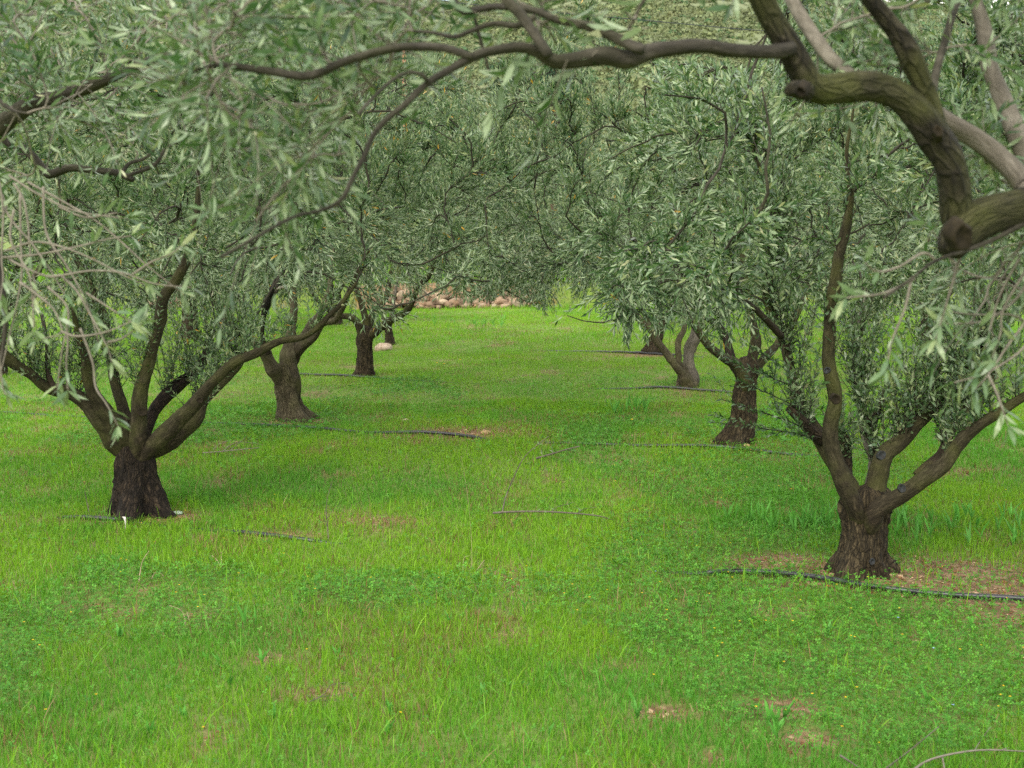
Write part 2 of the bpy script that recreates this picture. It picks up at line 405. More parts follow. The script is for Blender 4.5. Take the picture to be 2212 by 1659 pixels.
def foliate(pts, tg, tw, lf, per=14, leaf=(.055, .012), pairs=11, slen=(.15, .33), fine=False, keep=None, zmid=2.3, trange=(0, 1), up=.45, spread=.58, t0=.25, miss=.12):
    n = len(pts)
    if n == 0: return
    m = pts.shape[1]
    i = np.repeat(np.arange(n), per); t = rng.uniform(t0, 1, len(i)) ** .8 * (m - 1)
    j = np.minimum(t.astype(int), m - 2); fr = (t - j)[:, None]
    p = pts[i, j] * (1 - fr) + pts[i, j + 1] * fr; T = tg[i, j]
    b = np.clip((p[:, 2] - zmid) * .6, -.45, up)
    D = unit(.55 * T + spread * unit(rng.normal(0, 1, (len(i), 3))) + np.stack([0 * b, 0 * b, b + .1], 1))
    L = rng.uniform(*slen, len(i))
    bend = np.stack([rng.normal(0, .1, len(i)), rng.normal(0, .1, len(i)), np.where(b > 0, .12, -.30) + rng.normal(0, .12, len(i))], 1)
    ok = np.ones(len(i), bool)
    if keep is not None: ok = keep(p) & keep(p + D * L[:, None] * .7 + bend * L[:, None] * .5)
    shoots(tw, lf, p[ok], D[ok], L[ok], bend[ok], pairs, leaf, fine, keep=keep, trange=trange, miss=miss)

# ------------------------------------------------------------------ trees of the orchard
TREES = {}
def olive(base, label, trunk_rows, limbs, R, n, seed, dark=False, ztop=3.9, per=14, leaf=(.064, .0135), fine=False, keep=None, extra=None,
          suckers=None, group='olive trees of the orchard', pairs=11, shift=(0, 0), zlow=1.1, sides=56, lean=0., flare=.9, scars=(), limb_mat=None, squash=1.0, zmid=2.3, trange=(0, 1), extra_nodes=None, trunk_amp=1.0, trunk_mat=None):
    root = thing('olive_tree', base, label, 'olive tree', group); inv = np.asarray(base)
    a = Acc(); add_trunk(a, trunk_rows, sides, seed, flare, lean, trunk_amp)
    def B(acc, name, m, par=root, smooth=True):
        o = acc.build(name, m, None, smooth, inv); o.location = (0, 0, 0); o.parent = par; return o
    B(a, 'trunk', trunk_mat or (M_TRUNK_DARK if dark else M_TRUNK))
    nodes, tans, lo = [], [], []
    for q, (rows, m) in enumerate(limbs):
        ax = trunk_rows[np.argmin(np.abs(trunk_rows[:, 2] - (rows[0, 2] - .20)))]
        if np.linalg.norm(rows[0, :2] - ax[:2]) < .28 and rows[0, 2] < trunk_rows[:, 2].max() + .1:
            st = np.r_[ax[:2] * .8 + rows[0, :2] * .2, rows[0, 2] - .20, rows[0, 3] * .8]
            rows = np.vstack([st, rows])
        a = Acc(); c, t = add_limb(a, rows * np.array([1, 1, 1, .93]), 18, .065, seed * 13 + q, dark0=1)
        o = B(a, 'limb', m or limb_mat or M_LIMB); lo.append(o)
        h = len(c) // 3
        nodes.append(c[h:]); tans.append(t[h:])
    for (li, pos, nrm, r, m) in scars:
        a = Acc(); nrm = unit(np.asarray(nrm, float)[None])[0]; p = np.asarray(pos)
        prof = [(-.02, 1.0), (.010, 1.12), (.018, 1.0), (.012, .75), (.004, .4)]
        C = np.array([p + nrm * h for h, _ in prof]); RR = np.array([r * w for _, w in prof])
        aa = np.arange(14) * 2 * math.pi / 14; wob = 1 + .1 * np.cos(2 * aa + r * 900) + .06 * np.cos(5 * aa)
        # axis frame by hand: the rings share the normal
        u = unit(np.cross(nrm, [0, 0, 1.])[None])[0]; w = np.cross(nrm, u)
        V = C[:, None] + (np.cos(aa)[None, :, None] * u + np.sin(aa)[None, :, None] * w) * (RR[:, None] * wob[None])[..., None]
        V = np.concatenate([V.reshape(-1, 3), [C[-1]]]); idx = np.arange(70).reshape(5, 14); nx = np.roll(idx, -1, 1)
        qd = np.stack([idx[:-1], nx[:-1], nx[1:], idx[1:]], -1).reshape(-1, 4)
        tr = np.stack([idx[-1], nx[-1], np.full(14, 70)], -1)
        a.add(V, qd, tr, {'bco': V})
        par = lo[li] if li >= 0 else root
        B(a, 'pruning_scar', m, par)
    nodes = np.concatenate(nodes); tans = np.concatenate(tans)
    tw, lf = Acc(), Acc(); br = tw
    tg = crown_targets(base[0] + shift[0], base[1] + shift[1], R, n, ztop, zlow, seed=seed, squash=squash)
    if keep is not None: tg = tg[keep(tg)]
    pts, tt = grow(nodes, tans, tg, br, r=(.013, .004))
    foliate(pts, tt, tw, lf, per, leaf, pairs, fine=fine, keep=keep, zmid=zmid, trange=trange)
    if extra: extra(root, B, nodes, tans, br, tw, lf)
    if suckers:
        for (li, f0, f1, cnt, ln) in suckers:
            c = cr(limbs[li][0], 60)[:, :4]; i = rng.integers(int(60 * f0), int(60 * f1), cnt)
            p = c[i, :3] + rng.normal(0, .3, (cnt, 3)) * c[i, 3:4] + np.array([0, 0, .6]) * c[i, 3:4]
            D = unit(rng.normal(0, .32, (cnt, 3)) + np.array([0, 0, 1.])); L = rng.uniform(ln[0], ln[1], cnt)
            shoots(tw, lf, p, D, L, rng.normal(0, .1, (cnt, 3)), 12, (leaf[0] * .92, leaf[1] * 1.25), fine, trange=(.12, .95), tmin=.06, r0=.0021, miss=.08, ang=.9, nj=.8)
    B(tw, 'twigs', M_BRANCH); B(lf, 'foliage', M_LEAF, smooth=False)
    return root

def trunk_px(spec, off, d, sc=3.0):
    return limb_px(spec, off, d, 0, sc)
O3, O4, O5, O6, O9 = (1474.67, 0), (0, 553), (737.33, 553), (1474.67, 553), (1474.67, 1106)

# ---- L1 : dark wet trunk, left
bL1 = G(300, 1112); d = bL1[1]
tr = trunk_px([(868, 1710, 275), (870, 1660, 262), (876, 1560, 245), (880, 1450, 232), (882, 1350, 222), (880, 1280, 215), (878, 1220, 190), (885, 1180, 110)], O4, d)
lim = [
 (limb_px([(870, 1290, 120), (780, 1190, 150), (690, 1080, 130), (570, 965, 110), (440, 890, 88), (300, 855, 80), (200, 770, 72), (60, 665, 74), (-60, 575, 70), (-260, 420, 50), (-420, 250, 30)], O4, d, -.8), None),
 (limb_px([(860, 1230, 120), (760, 1110, 110), (650, 985, 95), (590, 860, 85), (558, 750, 75), (548, 640, 60), (500, 480, 40), (470, 330, 25)], O4, d - .05, -.5), None),
 (limb_px([(850, 1150, 90), (800, 990, 82), (745, 830, 70), (705, 650, 62), (690, 480, 60), (640, 330, 58), (580, 180, 56), (520, 50, 52), (440, -120, 38), (400, -320, 24), (375, -500, 15), (350, -660, 8)], O4, d + .1, .6), None),
 (limb_px([(885, 1220, 130), (900, 1040, 112), (922, 860, 100), (970, 700, 86), (1003, 560, 80), (1030, 400, 76), (1072, 260, 74), (1150, 130, 72), (1210, 10, 66), (1260, -150, 50), (1280, -350, 34), (1285, -560, 20), (1300, -760, 9)], O4, d - .1, -.15), None),
 (limb_px([(905, 1230, 100), (985, 1040, 80), (1070, 915, 74), (1170, 825, 66), (1270, 745, 60), (1350, 630, 54), (1460, 545, 48), (1570, 490, 46), (1650, 425, 40)], O4, d + .15, .8), M_TRUNK_DARK),
 (limb_px([(930, 1310, 110), (1050, 1190, 118), (1150, 1065, 96), (1290, 920, 84), (1400, 795, 72), (1530, 690, 64), (1680, 620, 58), (1800, 560, 50), (1950, 528, 46), (2050, 470, 40), (2130, 390, 34), (2215, 305, 28), (2310, 170, 20)], O4, d - .05, -.5), None),
 (limb_px([(940, 1300, 110), (1080, 1215, 120), (1190, 1130, 116), (1275, 1050, 98), (1320, 950, 70), (1400, 865, 58), (1500, 770, 46), (1560, 690, 40), (1600, 560, 28)], O4, d + .1, .3), None),
 (limb_px([(390, 890, 44), (325, 800, 38), (308, 720, 34), (310, 620, 30), (300, 520, 24), (270, 380, 15)], O4, d - .4, .2), M_BRANCH),
]
def keepL1(p):
    x, y = proj(p)
    front = (p[..., 1] < bL1[1] + .25) & (y > 560) & (x > 60) & (x < 600)
    return low_ok(p) & (~front | (vn(x / 9., y / 9., 0, 8) < .30)) & hill_ok(p)
sc1 = [(3, P(0 + 922 / 3, 553 + 1010 / 3, d - .2), (.2, -1, .2), .035, M_SCARB), (5, P(1290 / 3 + 2, 553 + 935 / 3, d - .3), (.1, -1, .1), .022, M_SCARB)]
olive(bL1, 'olive tree with blackish wet trunk and wide left limb, nearest on the left', tr, lim, 2.75, 400, 1, dark=True, keep=keepL1, shift=(-.2, .3), lean=2.2, flare=1.15,
      suckers=[(4, .3, .95, 80, (.3, .65)), (6, .35, .95, 70, (.3, .6)), (3, .1, .35, 26, (.2, .4)), (2, .15, .6, 60, (.3, .65)), (1, .35, .8, 40, (.3, .6)), (0, .3, .7, 50, (.25, .55)), (5, .3, .9, 36, (.12, .35))], scars=sc1, per=13)

# ---- R1 : nearest, right
bR1 = G(1862, 1238); d = bR1[1]
tr = trunk_px([(1205, 470, 300), (1200, 415, 290), (1188, 330, 275), (1190, 240, 265), (1192, 120, 268), (1197, 0, 290), (1205, -70, 300), (1205, -120, 270), (1200, -160, 160)], O9, d)
lim = [
 (limb_px([(1150, 1640, 150), (1085, 1520, 150), (1000, 1350, 126), (905, 1195, 104), (820, 1060, 92), (745, 900, 80), (700, 740, 72), (652, 560, 66), (590, 400, 60), (540, 260, 56), (565, 120, 52), (600, -20, 50), (620, -200, 42), (560, -420, 30), (470, -640, 20), (430, -860, 13), (400, -1060, 7)], O6, d, .5), None),
 (limb_px([(1110, 1600, 130), (1040, 1440, 130), (965, 1270, 118), (952, 1110, 108), (978, 950, 98), (962, 800, 96), (950, 650, 90), (950, 500, 86), (965, 300, 80), (1000, 150, 78), (1015, 0, 74), (1060, -180, 62), (1090, -400, 44), (1060, -640, 28), (1100, -900, 17), (1140, -1180, 8)], O6, d - .12, -.35), None),
 (limb_px([(1215, 1600, 110), (1245, 1380, 90), (1215, 1240, 82), (1170, 1080, 72), (1140, 900, 62), (1122, 700, 54), (1140, 500, 44), (1180, 280, 32)], O6, d + .2, .9), M_LIMBG),
 (limb_px([(1230, 1640, 130), (1262, 1440, 130), (1310, 1300, 128), (1410, 1215, 118), (1530, 1080, 108), (1640, 940, 100), (1780, 820, 90), (1870, 715, 80), (1950, 580, 64), (2010, 400, 48), (2080, 200, 32)], O6, d - .05, .3), None),
 (limb_px([(1230, 1690, 110), (1320, 1605, 118), (1420, 1535, 118), (1560, 1430, 112), (1690, 1345, 108), (1790, 1225, 92), (1900, 1110, 84), (2050, 1020, 76), (2170, 940, 66), (2310, 850, 56), (2450, 700, 40), (2560, 520, 24)], O6, d - .15, -.5), None),
 (limb_px([(1530, 1430, 80), (1600, 1355, 76), (1670, 1285, 72), (1722, 1170, 62), (1800, 1020, 58), (1900, 910, 54), (1985, 820, 46), (2040, 690, 38), (2080, 520, 26)], O6, d - .1, .2), None),
 (limb_px([(1060, 1470, 90), (1052, 1330, 84), (1044, 1220, 80), (1040, 1165, 72)], O6, d + .15, .1), M_TRUNK),
 (limb_px([(905, 1195, 70), (800, 1110, 76), (735, 1040, 66), (692, 985, 56)], O6, d + .05, -.1), M_TRUNK),
 (limb_px([(1190, 1080, 40), (1250, 1010, 36), (1285, 950, 30), (1300, 860, 18)], O6, d + .4, .1), M_LIMBG),
 (limb_px([(640, 520, 50), (420, 300, 34), (150, 180, 26), (-60, 150, 20), (-220, 230, 14), (-300, 420, 9)], O6, d - .05, -.9), M_BRANCH),
]
def keepR1(p):
    x, y = proj(p)
    front = (p[..., 1] < bR1[1] + .2) & (y > 560) & (x > 1630) & (x < 2260)
    left = (x < 1300 + 150 * (vn(y / 60., 3, 0, 4)))
    return low_ok(p) & (~front | (vn(x / 9., y / 9., 0, 8) < np.interp(y, [560, 700, 800], [.62, .48, .3]))) & hill_ok(p) & ~left
zs = lambda x, y: (O6[0] + x / 3, O6[1] + y / 3)
sc1 = [(3, P(*zs(1285, 1292), d - .28), (.15, -1, .25), .026, M_SCAR), (4, P(*zs(1418, 1505), d - .40), (0, -1, .2), .024, M_SCAR),
       (1, P(*zs(937, 742), d - .43), (-.4, -1, .2), .019, M_SCAR), (1, P(*zs(988, 925), d - .42), (.1, -1, -.1), .030, M_SCARB),
       (-1, P(O9[0] + 1225 / 3, O9[1] + 320 / 3, d - .160), (.1, -1, .1), .018, M_SCAR)]
def exR1(root, B, nodes, tans, br, tw, lf):
    # low drooping sprays reaching out over the aisle
    rows = lim[9][0]; c = cr(rows, 40)[:, :3]; t = unit(np.gradient(c, axis=0))
    tgs = [P(x, y, dd) for x, y, dd in ((1340, 560, 7.6), (1400, 590, 7.4), (1330, 640, 7.3), (1380, 680, 7.2), (1430, 640, 7.4), (1460, 560, 7.8), (1300, 500, 7.5), (1520, 600, 7.8), (1410, 520, 7.3), (1480, 480, 7.7), (1360, 450, 7.5), (1340, 610, 7.1), (1560, 660, 7.9), (1500, 700, 7.6))]
    pts, tt = grow(np.r_[nodes, c[15:]], np.r_[tans, t[15:]], np.array(tgs), br, r=(.008, .003), up=.15)
    foliate(pts, tt, tw, lf, 14, (.062, .0135), 10, keep=lambda p: low_ok(p, 8), zmid=2.5, up=0, trange=(0, .8))
    # shoots that lean out of the crotch to the left
    for x0, y0, x1, y1 in ((905, 1180, 180, 1045), (840, 1130, 250, 900), (860, 1190, 680, 1120), (780, 1000, 350, 780), (720, 850, 250, 640), (700, 760, 430, 560)):
        a, b = P(*zs(x0, y0), d), P(*zs(x1, y1), d - .5)
        L = np.linalg.norm(b - a); D = (b - a) / L
        shoots(tw, lf, a[None], D[None] + np.array([[0, 0, .0]]), np.array([L]), np.array([[0, 0, -.03]]), int(L / .028), (.048, .012), True, trange=(0, .6), r0=.0035)
        for k in range(5):
            p = a + (b - a) * rng.uniform(.25, .9)
            shoots(tw, lf, p[None], (D + rng.normal(0, .45, 3) + [0, 0, .3])[None], np.array([rng.uniform(.12, .3)]), np.array([[0, 0, .05]]), 9, (.045, .011), True, trange=(0, .6))
olive(bR1, 'olive tree with blue grey pruning scars on its limbs, nearest on the right', tr, lim, 2.55, 400, 2, keep=keepR1, shift=(.25, .25), lean=0, flare=1.5, fine=True, per=13,
      suckers=[(2, .15, .8, 110, (.3, .7)), (3, .2, .85, 150, (.3, .75)), (0, .3, .75, 130, (.3, .65)), (4, .35, .9, 60, (.15, .5)), (5, .2, .9, 80, (.2, .55)), (6, .3, 1, 18, (.15, .35)), (1, .3, .7, 22, (.2, .5)), (7, .3, .9, 20, (.2, .5))], scars=sc1, extra=exR1)

# ---- L2
bL2 = G(636, 908); d = bL2[1]
tr = trunk_px([(1905, 1110, 200), (1900, 1075, 190), (1885, 1000, 165), (1870, 900, 150), (1862, 830, 158), (1850, 760, 150), (1850, 700, 90)], O4, d)
lim = [
 (limb_px([(1830, 850, 80), (1770, 740, 88), (1705, 620, 76), (1640, 560, 60), (1560, 500, 46), (1450, 400, 36), (1380, 250, 28), (1330, 50, 18)], O4, d - .05, -.7), None),
 (limb_px([(1885, 870, 110), (1878, 720, 100), (1872, 600, 92), (1880, 480, 70), (1900, 330, 52), (1880, 120, 40), (1850, -150, 28)], O4, d, .2), None),
 (limb_px([(1900, 650, 80), (1960, 580, 72), (2030, 525, 60), (2085, 440, 50), (2170, 420, 42), (2210, 350, 36), (2300, 150, 28), (2420, -100, 18)], O4, d + .05, -.6), None),
 (limb_px([(1890, 660, 80), (1950, 540, 60), (2020, 440, 52), (2090, 350, 44), (2140, 180, 36), (2160, -50, 24)], O4, d + .2, .7), None),
 (limb_px([(1740, 640, 36), (1700, 500, 32), (1720, 330, 44), (1790, 200, 56), (1850, 100, 60), (1920, 30, 50), (1990, -40, 30)], O4, d - .5, -.4), M_DEAD),
 (limb_px([(1780, 215, 26), (1840, 205, 28), (1925, 188, 22)], O4, d - .75, -.05), M_CUT),
]
def keepM(p):
    return low_ok(p) & hill_ok(p)
olive(bL2, 'olive tree with blackened dead limb in its crown, second in the left row', tr, lim, 2.75, 380, 3, ztop=4.45, keep=keepM, shift=(.1, 0), lean=3.0, flare=.75, trunk_mat=M_TRUNK_PALE, limb_mat=M_LIMBP, per=14, leaf=(.070, .0155), pairs=9)

# ---- R2
bR2 = G(1592, 960); d = bR2[1]
tr = trunk_px([(350, 1270, 190), (352, 1225, 180), (370, 1150, 160), (395, 1050, 145), (400, 900, 132), (410, 800, 140), (415, 730, 150), (420, 660, 90)], O6, d)
lim = [
 (limb_px([(400, 790, 80), (360, 720, 70), (270, 665, 62), (180, 590, 56), (100, 485, 50), (20, 375, 46), (-60, 280, 38), (-200, 120, 28), (-330, -120, 18)], O6, d - .1, -.6), None),
 (limb_px([(400, 780, 90), (330, 700, 70), (295, 590, 60), (250, 470, 50), (130, 370, 44), (60, 200, 34), (20, -50, 22)], O6, d, .5), M_TRUNK_DARK),
 (limb_px([(430, 780, 90), (450, 660, 76), (470, 540, 64), (440, 380, 52), (400, 150, 40), (380, -150, 26)], O6, d, -.1), None),
 (limb_px([(440, 790, 80), (500, 690, 62), (600, 590, 52), (700, 450, 42), (800, 250, 30), (850, 0, 18)], O6, d + .1, .4), None),
]
olive(bR2, 'olive tree second in the right row, half hidden behind leaf sprays of the nearest one', tr, lim, 3.0, 380, 4, keep=keepM, shift=(-.2, 0), lean=0.1, flare=.95, per=14, leaf=(.070, .0155), pairs=9, ztop=4.5)

# ---- L3, R3, R4, L4
bL3 = G(787, 812); d = bL3[1]
tr = trunk_px([(150, 800, 125), (150, 770, 112), (150, 700, 98), (150, 600, 92), (152, 520, 98), (155, 460, 70)], O5, d)
lim = [
 (limb_px([(140, 530, 60), (105, 430, 50), (40, 395, 42), (-40, 380, 36), (-140, 300, 28), (-260, 120, 18)], O5, d, -.4), None),
 (limb_px([(165, 540, 70), (220, 480, 62), (290, 430, 54), (370, 385, 46), (440, 330, 40), (500, 200, 34), (570, 130, 28), (640, -60, 16)], O5, d, -.5), None),
 (limb_px([(160, 530, 60), (185, 430, 52), (220, 340, 44), (290, 270, 34), (320, 100, 24)], O5, d + .1, .4), None),
 (limb_px([(150, 530, 60), (150, 400, 46), (110, 260, 34), (90, 60, 20)], O5, d + .1, .1), None),
]
olive(bL3, 'olive tree with straight dark trunk, third in the left row', tr, lim, 2.8, 340, 5, ztop=4.6, keep=keepM, lean=.4, flare=.55, per=13, leaf=(.075, .018), pairs=9, sides=40)
bR3 = G(1478, 836); d = bR3[1]
tr = trunk_px([(30, 880, 130), (28, 845, 118), (18, 800, 92), (0, 750, 62), (-30, 700, 48)], O6, d)
lim = [
 (limb_px([(20, 850, 70), (-10, 770, 62), (-60, 690, 56), (-150, 570, 50), (-230, 450, 46), (-330, 350, 40), (-400, 250, 30), (-520, 60, 18)], O6, d - .05, -.4), None),
 (limb_px([(-25, 740, 36), (-28, 640, 38), (-25, 540, 34), (10, 460, 32), (30, 330, 26), (20, 100, 16)], O6, d - .1, .1), None),
 (limb_px([(60, 870, 90), (48, 790, 80), (32, 700, 74), (45, 610, 76), (75, 540, 78), (110, 440, 56), (160, 250, 36), (210, 0, 20)], O6, d + .1, .3), M_LIMBG),
]
olive(bR3, 'olive tree forking from the ground into two thin stems, third in the right row', tr, lim, 2.8, 300, 6, keep=keepM, flare=.5, trunk_mat=M_TRUNK_PALE, limb_mat=M_LIMBP, per=13, leaf=(.075, .018), pairs=9, sides=36)
bR4 = G(1412, 764); d = bR4[1]
tr = trunk_px([(2022, 640, 110), (2022, 615, 100), (2035, 560, 74), (2045, 520, 70), (2055, 470, 50)], O5, d)
lim = [
 (limb_px([(2045, 540, 50), (2000, 440, 40), (1930, 330, 32), (1850, 180, 20)], O5, d, -.2), None),
 (limb_px([(2045, 540, 54), (2095, 430, 44), (2130, 320, 34), (2180, 150, 22)], O5, d, .3), None),
 (limb_px([(2045, 530, 50), (2050, 400, 36), (2030, 200, 22)], O5, d, .1), None)]
olive(bR4, 'small olive tree with short dark trunk, fourth in the right row', tr, lim, 2.7, 240, 7, keep=keepM, flare=.6, per=11, leaf=(.075, .019), pairs=8, sides=32)
bL4 = G(842, 745); d = bL4[1]
tr = trunk_px([(315, 600, 66), (313, 575, 58), (308, 520, 50), (300, 460, 46), (296, 400, 36)], O5, d)
lim = [
 (limb_px([(303, 480, 36), (330, 380, 30), (345, 260, 22), (380, 80, 14)], O5, d, .2), M_LIMBG),
 (limb_px([(303, 470, 36), (270, 380, 28), (220, 250, 20), (180, 60, 12)], O5, d, -.2), M_LIMBG)]
olive(bL4, 'slim grey stemmed olive tree behind the pale boulder', tr, lim, 2.6, 220, 8, keep=keepM, flare=.4, per=11, leaf=(.075, .019), pairs=8, sides=28)

# ---- one orchard tree built once and copied for the outer rows and the upper terrace
def proto_tree(label, base, group):
    b = np.array([0., 0, 0])
    rows = np.array([[0, 0, -.12, .21], [0, 0, .0, .19], [.01, 0, .2, .16], [.03, .01, .5, .145], [.03, .02, .75, .15], [.03, .02, .95, .09]])
    lim = []
    for k, (ph, r, zt) in enumerate(((.3, 1.5, 2.8), (1.5, 1.2, 3.1), (2.7, 1.6, 2.6), (3.9, 1.3, 2.9), (5.2, 1.5, 2.7))):
        c, s = math.cos(ph), math.sin(ph)
        lim.append((np.array([[0, 0, .7, .08], [.22 * c, .22 * s, 1.0, .07], [.55 * c, .55 * s, 1.35, .055], [.9 * c * 1.0, .9 * s, 1.8, .04], [r * .85 * c, r * .85 * s, zt - .4, .026], [r * c, r * s, zt, .014]]), None))
    o = olive(b, label, rows, lim, 2.7, 250, 11, per=11, leaf=(.085, .022), pairs=8, sides=28, group=group, flare=.6, zlow=.75)
    return o
def copy_tree(src, loc, rz, s, label, group):
    c = src.copy(); COL.objects.link(c); c.location = loc; c.rotation_euler = (0, 0, rz); c.scale = (s, s, s)
    c['label'] = label; c['group'] = group
    for ch in src.children:
        k = ch.copy(); COL.objects.link(k); k.parent = c
    return c
g2 = 'olive trees of the outer rows'; g3 = 'olive trees beyond the stone wall'
lb = G(410, 735)
pr = proto_tree('olive tree with bare grey stem showing between the limbs of the nearest left tree', lb, g2)
pr.location = Vector(lb); pr.rotation_euler = (0, 0, .8)
k = 0
for (x, y, lab) in ((-8.1, 20.5, 'olive tree beyond the nearest left tree, at the left edge'),
                    (-7.3, 34.0, 'far olive tree left of the slim grey stemmed one'),
                    (7.6, 18.6, 'olive tree behind the nearest right tree, at the right edge'), (7.7, 24.4, 'olive tree seen between the right limbs of the scarred tree'),
                    (7.9, 30.2, 'olive tree far behind the trunk of the second right tree'),
                    (-4.5, 33.5, 'last olive tree of the left row before the stone wall'), (4.5, 32.0, 'last olive tree of the right row before the stone wall')):
    copy_tree(pr, (x, y, float(gz(x, y))), 1.3 * k + .4, (1.0, .93, 1.06, 1.0, .97, .95, .93)[k], lab, g2); k += 1
for q in range(13):
    x = -19 + q * 3.3 + (q % 3 - 1) * .9; y = 45.0 + (q * 7 % 5) * 2.3
    copy_tree(pr, (x, y, float(gz(x, y))), 2.1 * q, .9 + .05 * (q * 3 % 5), 'grey green olive tree standing beyond the rubble stone wall', g3)

# ------------------------------------------------------------------ foreground trees
def px_targets(poly, n, dr):
    poly = np.asarray(poly, float); lo, hi = poly.min(0), poly.max(0); out = []
    while len(out) < n:
        p = lo + rng.random(2) * (hi - lo); ins = False; j = len(poly) - 1
        for i in range(len(poly)):
            if (poly[i, 1] > p[1]) != (poly[j, 1] > p[1]) and p[0] < (poly[j, 0] - poly[i, 0]) * (p[1] - poly[i, 1]) / (poly[j, 1] - poly[i, 1]) + poly[i, 0]: ins = not ins
            j = i
        if ins: out.append(P(p[0], p[1], rng.uniform(*dr)))
    return np.array(out)

def vpx(spec, d, dd, sc=3.0, off=(0, 0)): return limb_px(spec, off, d, dd, sc)
def hang_twig(tw, lf, pts, d0, d1, w0=.0028, leafn=6, leaf=(.058, .012), sc=3.0, off=(0, 553), tipn=4, t0=.55):
    p = np.asarray(pts, float); n = len(p)
    W = np.array([P(off[0] + a / sc, off[1] + b / sc, d0 + (d1 - d0) * i / (n - 1)) for i, (a, b) in enumerate(p)])
    c = cr(W, 24); tubes(tw, c[None], np.linspace(w0, w0 * .45, 24)[None], 5, cap=True)
    T = unit(np.gradient(c, axis=0))
    idx = np.r_[rng.integers(int(24 * t0), 24, leafn), np.full(tipn, 23)]
    Pn = c[idx]; Tn = T[idx]; a, b = perp(Tn); an = rng.uniform(0, 6.28, len(idx))
    rad = np.cos(an)[:, None] * a + np.sin(an)[:, None] * b
    D = unit(Tn * .7 + rad * .8 + rng.normal(0, .15, (len(idx), 3)) + np.array([0, 0, -.15])); N = unit(rng.normal(0, .5, D.shape) + np.array([0, -.2, .8])); N = unit(N - D * (N * D).sum(1, keepdims=True))
    sz = rng.uniform(.75, 1.15, len(idx))
    add_leaves(lf, Pn, D, N, leaf[0] * sz, leaf[1] * sz, .45 + .5 * rng.random(len(idx)), True)

def front_tree(name_label, base, trunk_rows, limbs, group, fill, twigfn, seed, wounds=()):
    root = thing('olive_tree', base, name_label, 'olive tree', group); inv = np.asarray(base)
    def B(acc, name, m, par=root, smooth=True):
        o = acc.build(name, m, None, smooth, inv); o.location = (0, 0, 0); o.parent = par; return o
    a = Acc(); add_trunk(a, trunk_rows, 48, seed, .7); B(a, 'trunk', M_TRUNK)
    nodes, tans, lo = [], [], []
    for q, (rows, m, sd) in enumerate(limbs):
        a = Acc(); c, t = add_limb(a, rows, 22, sd, seed * 17 + q, .014); lo.append(B(a, 'limb', m))
        
        nodes.append(c[len(c) // 3:]); tans.append(t[len(c) // 3:])
    for (li, p, nrm, r) in wounds:
        n_ = unit(np.asarray(nrm, float)[None])[0]; u = unit(np.cross(n_, [0, 0, 1.])[None])[0]; w_ = np.cross(n_, u); aa = np.arange(18) * 2 * math.pi / 18
        wob = 1 + .16 * np.cos(2 * aa + 1) + .1 * np.cos(5 * aa); a = Acc()
        V = np.concatenate([(p + n_ * h + (np.cos(aa)[:, None] * u * .8 + np.sin(aa)[:, None] * w_ * 1.15) * (r * k * wob)[:, None]) for h, k in ((-.03, 1.1), (.0, 1.0), (.006, .8), (-.002, .5))] + [[p - n_ * .004]])
        ix = np.arange(72).reshape(4, 18); nx = np.roll(ix, -1, 1)
        a.add(V, np.stack([ix[:-1], nx[:-1], nx[1:], ix[1:]], -1).reshape(-1, 4), np.stack([ix[-1], nx[-1], np.full(18, 72)], -1))
        B(a, 'pruning_scar', M_SCARB, lo[li])
    nodes = np.concatenate(nodes); tans = np.concatenate(tans)
    tw, lf = Acc(), Acc(); br = tw
    for (tg, per, leaf, pairs, zmid, keep, sl, trg) in fill:
        pts, tt = grow(nodes, tans, tg, br, r=(.006, .0022), up=.05, maxlen=1.2)
        foliate(pts, tt, tw, lf, per, leaf, pairs, slen=sl, fine=True, keep=keep, zmid=zmid, trange=trg, spread=.9, up=.3, miss=.2)
    twigfn(tw, lf)
    B(tw, 'twigs', M_BTW); B(lf, 'foliage', M_LEAF, smooth=False)
    return root

